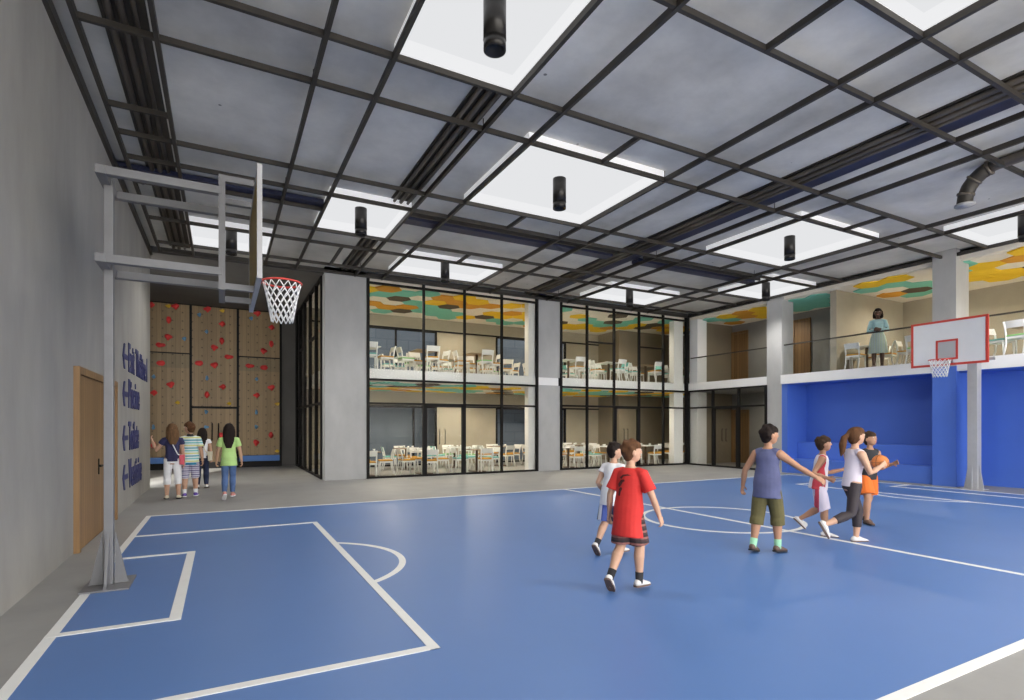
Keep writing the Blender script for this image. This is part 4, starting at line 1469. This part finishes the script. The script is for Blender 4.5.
g1 = person('girl with long brown hair in navy top and white capri trousers, left hand raised', (-.93, 13.5), (-.05, 1), 1.58, 'fair', ('light', 'long'), (0, .02),
            {'L': (4, 3, 4, 0), 'R': (-3, 4, 3, 4)}, {'L': ((-.5, .2, -.75), (-.3, .35, .88)), 'R': (2, 8, 10)}, (12, 4), 'navy', .35, .03, 'white', 1.35, .006, shoes='cream', slim=.95, curl=.2)
g2 = person('boy in a teal striped T-shirt and checked shorts, looking left', (-.62, 13.75), (-.02, 1), 1.6, 'fair', ('auburn', 'short'), (0, .02),
            {'L': (-4, 3, 4, 6), 'R': (6, 3, 8, 0)}, {'L': (4, 9, 10), 'R': (-4, 12, 14)}, (55, 0), 'stripe_teal', .65, .07, 'plaid', 1.05, .02, shoes='shoe_purple', socks='white', under='blue_shirt', collar='black')
g3 = person('girl with long dark hair in a white top and dark jeans beside the striped boy', (-.44, 15.4), (.05, 1), 1.47, 'fair', ('dark', 'longer'), (0, .02),
            {'L': (-6, 2, 10, 12), 'R': (8, 2, 8, 0)}, {'L': (2, 8, 8), 'R': (4, 10, 20)}, (-10, 0), 'white', .2, .02, 'darkjeans', 1.92, .006, shoes='shoe_white', slim=.92)
g4 = person('girl with dark hair in a loose lime green top and blue jeans, walking away alone', (.12, 12.95), (.05, 1), 1.55, 'fair', ('dark', 'longer'), (0, .03),
            {'L': (-6, 0, 22, 35), 'R': (13, -1, 10, 0)}, {'L': (6, 14, 12), 'R': (2, 14, 10)}, (0, 0), 'lime', .55, .1, 'jeans', 1.9, .0, shoes='shoe_pink', slim=.94)
person('woman in a pale blue blouse and printed skirt standing with folded arms on the gallery', (16.8, 9.02), (-.9, -.42), 1.72, 'dark', ('dark', 'bob'), (0, .0),
       {'L': (0, 2, 2, 0), 'R': (2, 2, 2, 0)}, {'L': ((-.25, .22, -.95), (.75, .6, .12)), 'R': ((.25, .22, -.95), (-.75, .6, .02))}, (0, -6), 'pale_blue', 1.85, .0, 'skirt_print', skirt=.28, shoes='shoe_brown', z0=3.216, slim=.92, bust=.012, curl=.3)


def bag(J, side, label, m, drop, size, fab_strap):
    """shoulder bag on the hip with its strap over the opposite shoulder; built in the wearer's frame, then placed"""
    T, F, S = J['TFS']
    rt = J['root']
    Mx = Matrix.Rotation(rt.rotation_euler.z, 4, 'Z')
    L = Vector(rt.location)
    w = lambda p: (Mx @ p) + L
    hipc = J['P'] + S * (side * .172) - T * drop - F * .03
    c = w(hipc)
    r = empty('shoulder_bag', c, label, 'bag')
    d = lambda v: (Mx @ v)
    bx = MB()
    a, b_, h = size
    s3, f3, t3 = d(S), d(F), Vector((0, 0, 1))
    bx.prism([c + s3 * i * a / 2 + f3 * j * b_ / 2 - t3 * h / 2 for i, j in ((-1, -1), (1, -1), (1, 1), (-1, 1))], t3 * h)
    bx.build('bag_body', m, r, .015)
    fl = MB()
    fl.prism([c + s3 * i * (a / 2 + .004) + f3 * j * (b_ / 2 + .006) + t3 * (h * .05) for i, j in ((-1, -1), (1, -1), (1, 1), (-1, 1))], t3 * (h * .48))
    fl.build('flap', m, r, .01)
    sh = J['neck'] - S * side * .06 - T * .005
    pts = [hipc + T * size[2] * .5, J['P'] + T * .1 + S * side * .1 - F * .125, J['P'] + T * .25 + S * side * .03 - F * .135, sh - F * .085, sh + T * .05, sh + F * .09, J['P'] + T * .2 + F * .13 + S * side * .05, J['P'] + T * .05 + F * .1 + S * side * .14, hipc + T * size[2] * .5]
    sm = []
    for i in range(len(pts) - 1):
        p0, p1, p2, p3 = pts[max(i - 1, 0)], pts[i], pts[i + 1], pts[min(i + 2, len(pts) - 1)]
        for k in range(4):
            t = k / 4
            sm.append(.5 * ((2 * p1) + (p2 - p0) * t + (2 * p0 - 5 * p1 + 4 * p2 - p3) * t * t + (3 * p1 - p0 - 3 * p2 + p3) * t ** 3))
    sm.append(pts[-1])
    st = MB()
    st.tube([w(p) for p in sm], [.011] * len(sm), 7)
    st.build('strap', fab_strap, r)


bag(g1, 1, 'pink shoulder bag with a white strap on the hip of the navy-topped girl', FAB['pink'], .02, (.09, .17, .2), FAB['white'])
bag(g3, 1, 'cream shoulder bag on the hip of the girl in dark jeans', FAB['cream'], -.0, (.09, .18, .22), FAB['cream'])

# apply the fusing modifiers in one pass
bpy.context.view_layer.update()
dg = bpy.context.evaluated_depsgraph_get()
new = []
for o in LATE:
    me = bpy.data.meshes.new_from_object(o.evaluated_get(dg))
    for p in me.polygons:
        p.use_smooth = True
    new.append((o, me))
for o, me in new:
    mats = list(o.data.materials)
    o.modifiers.clear()
    o.data = me
    if not me.materials:
        for m_ in mats:
            me.materials.append(m_)
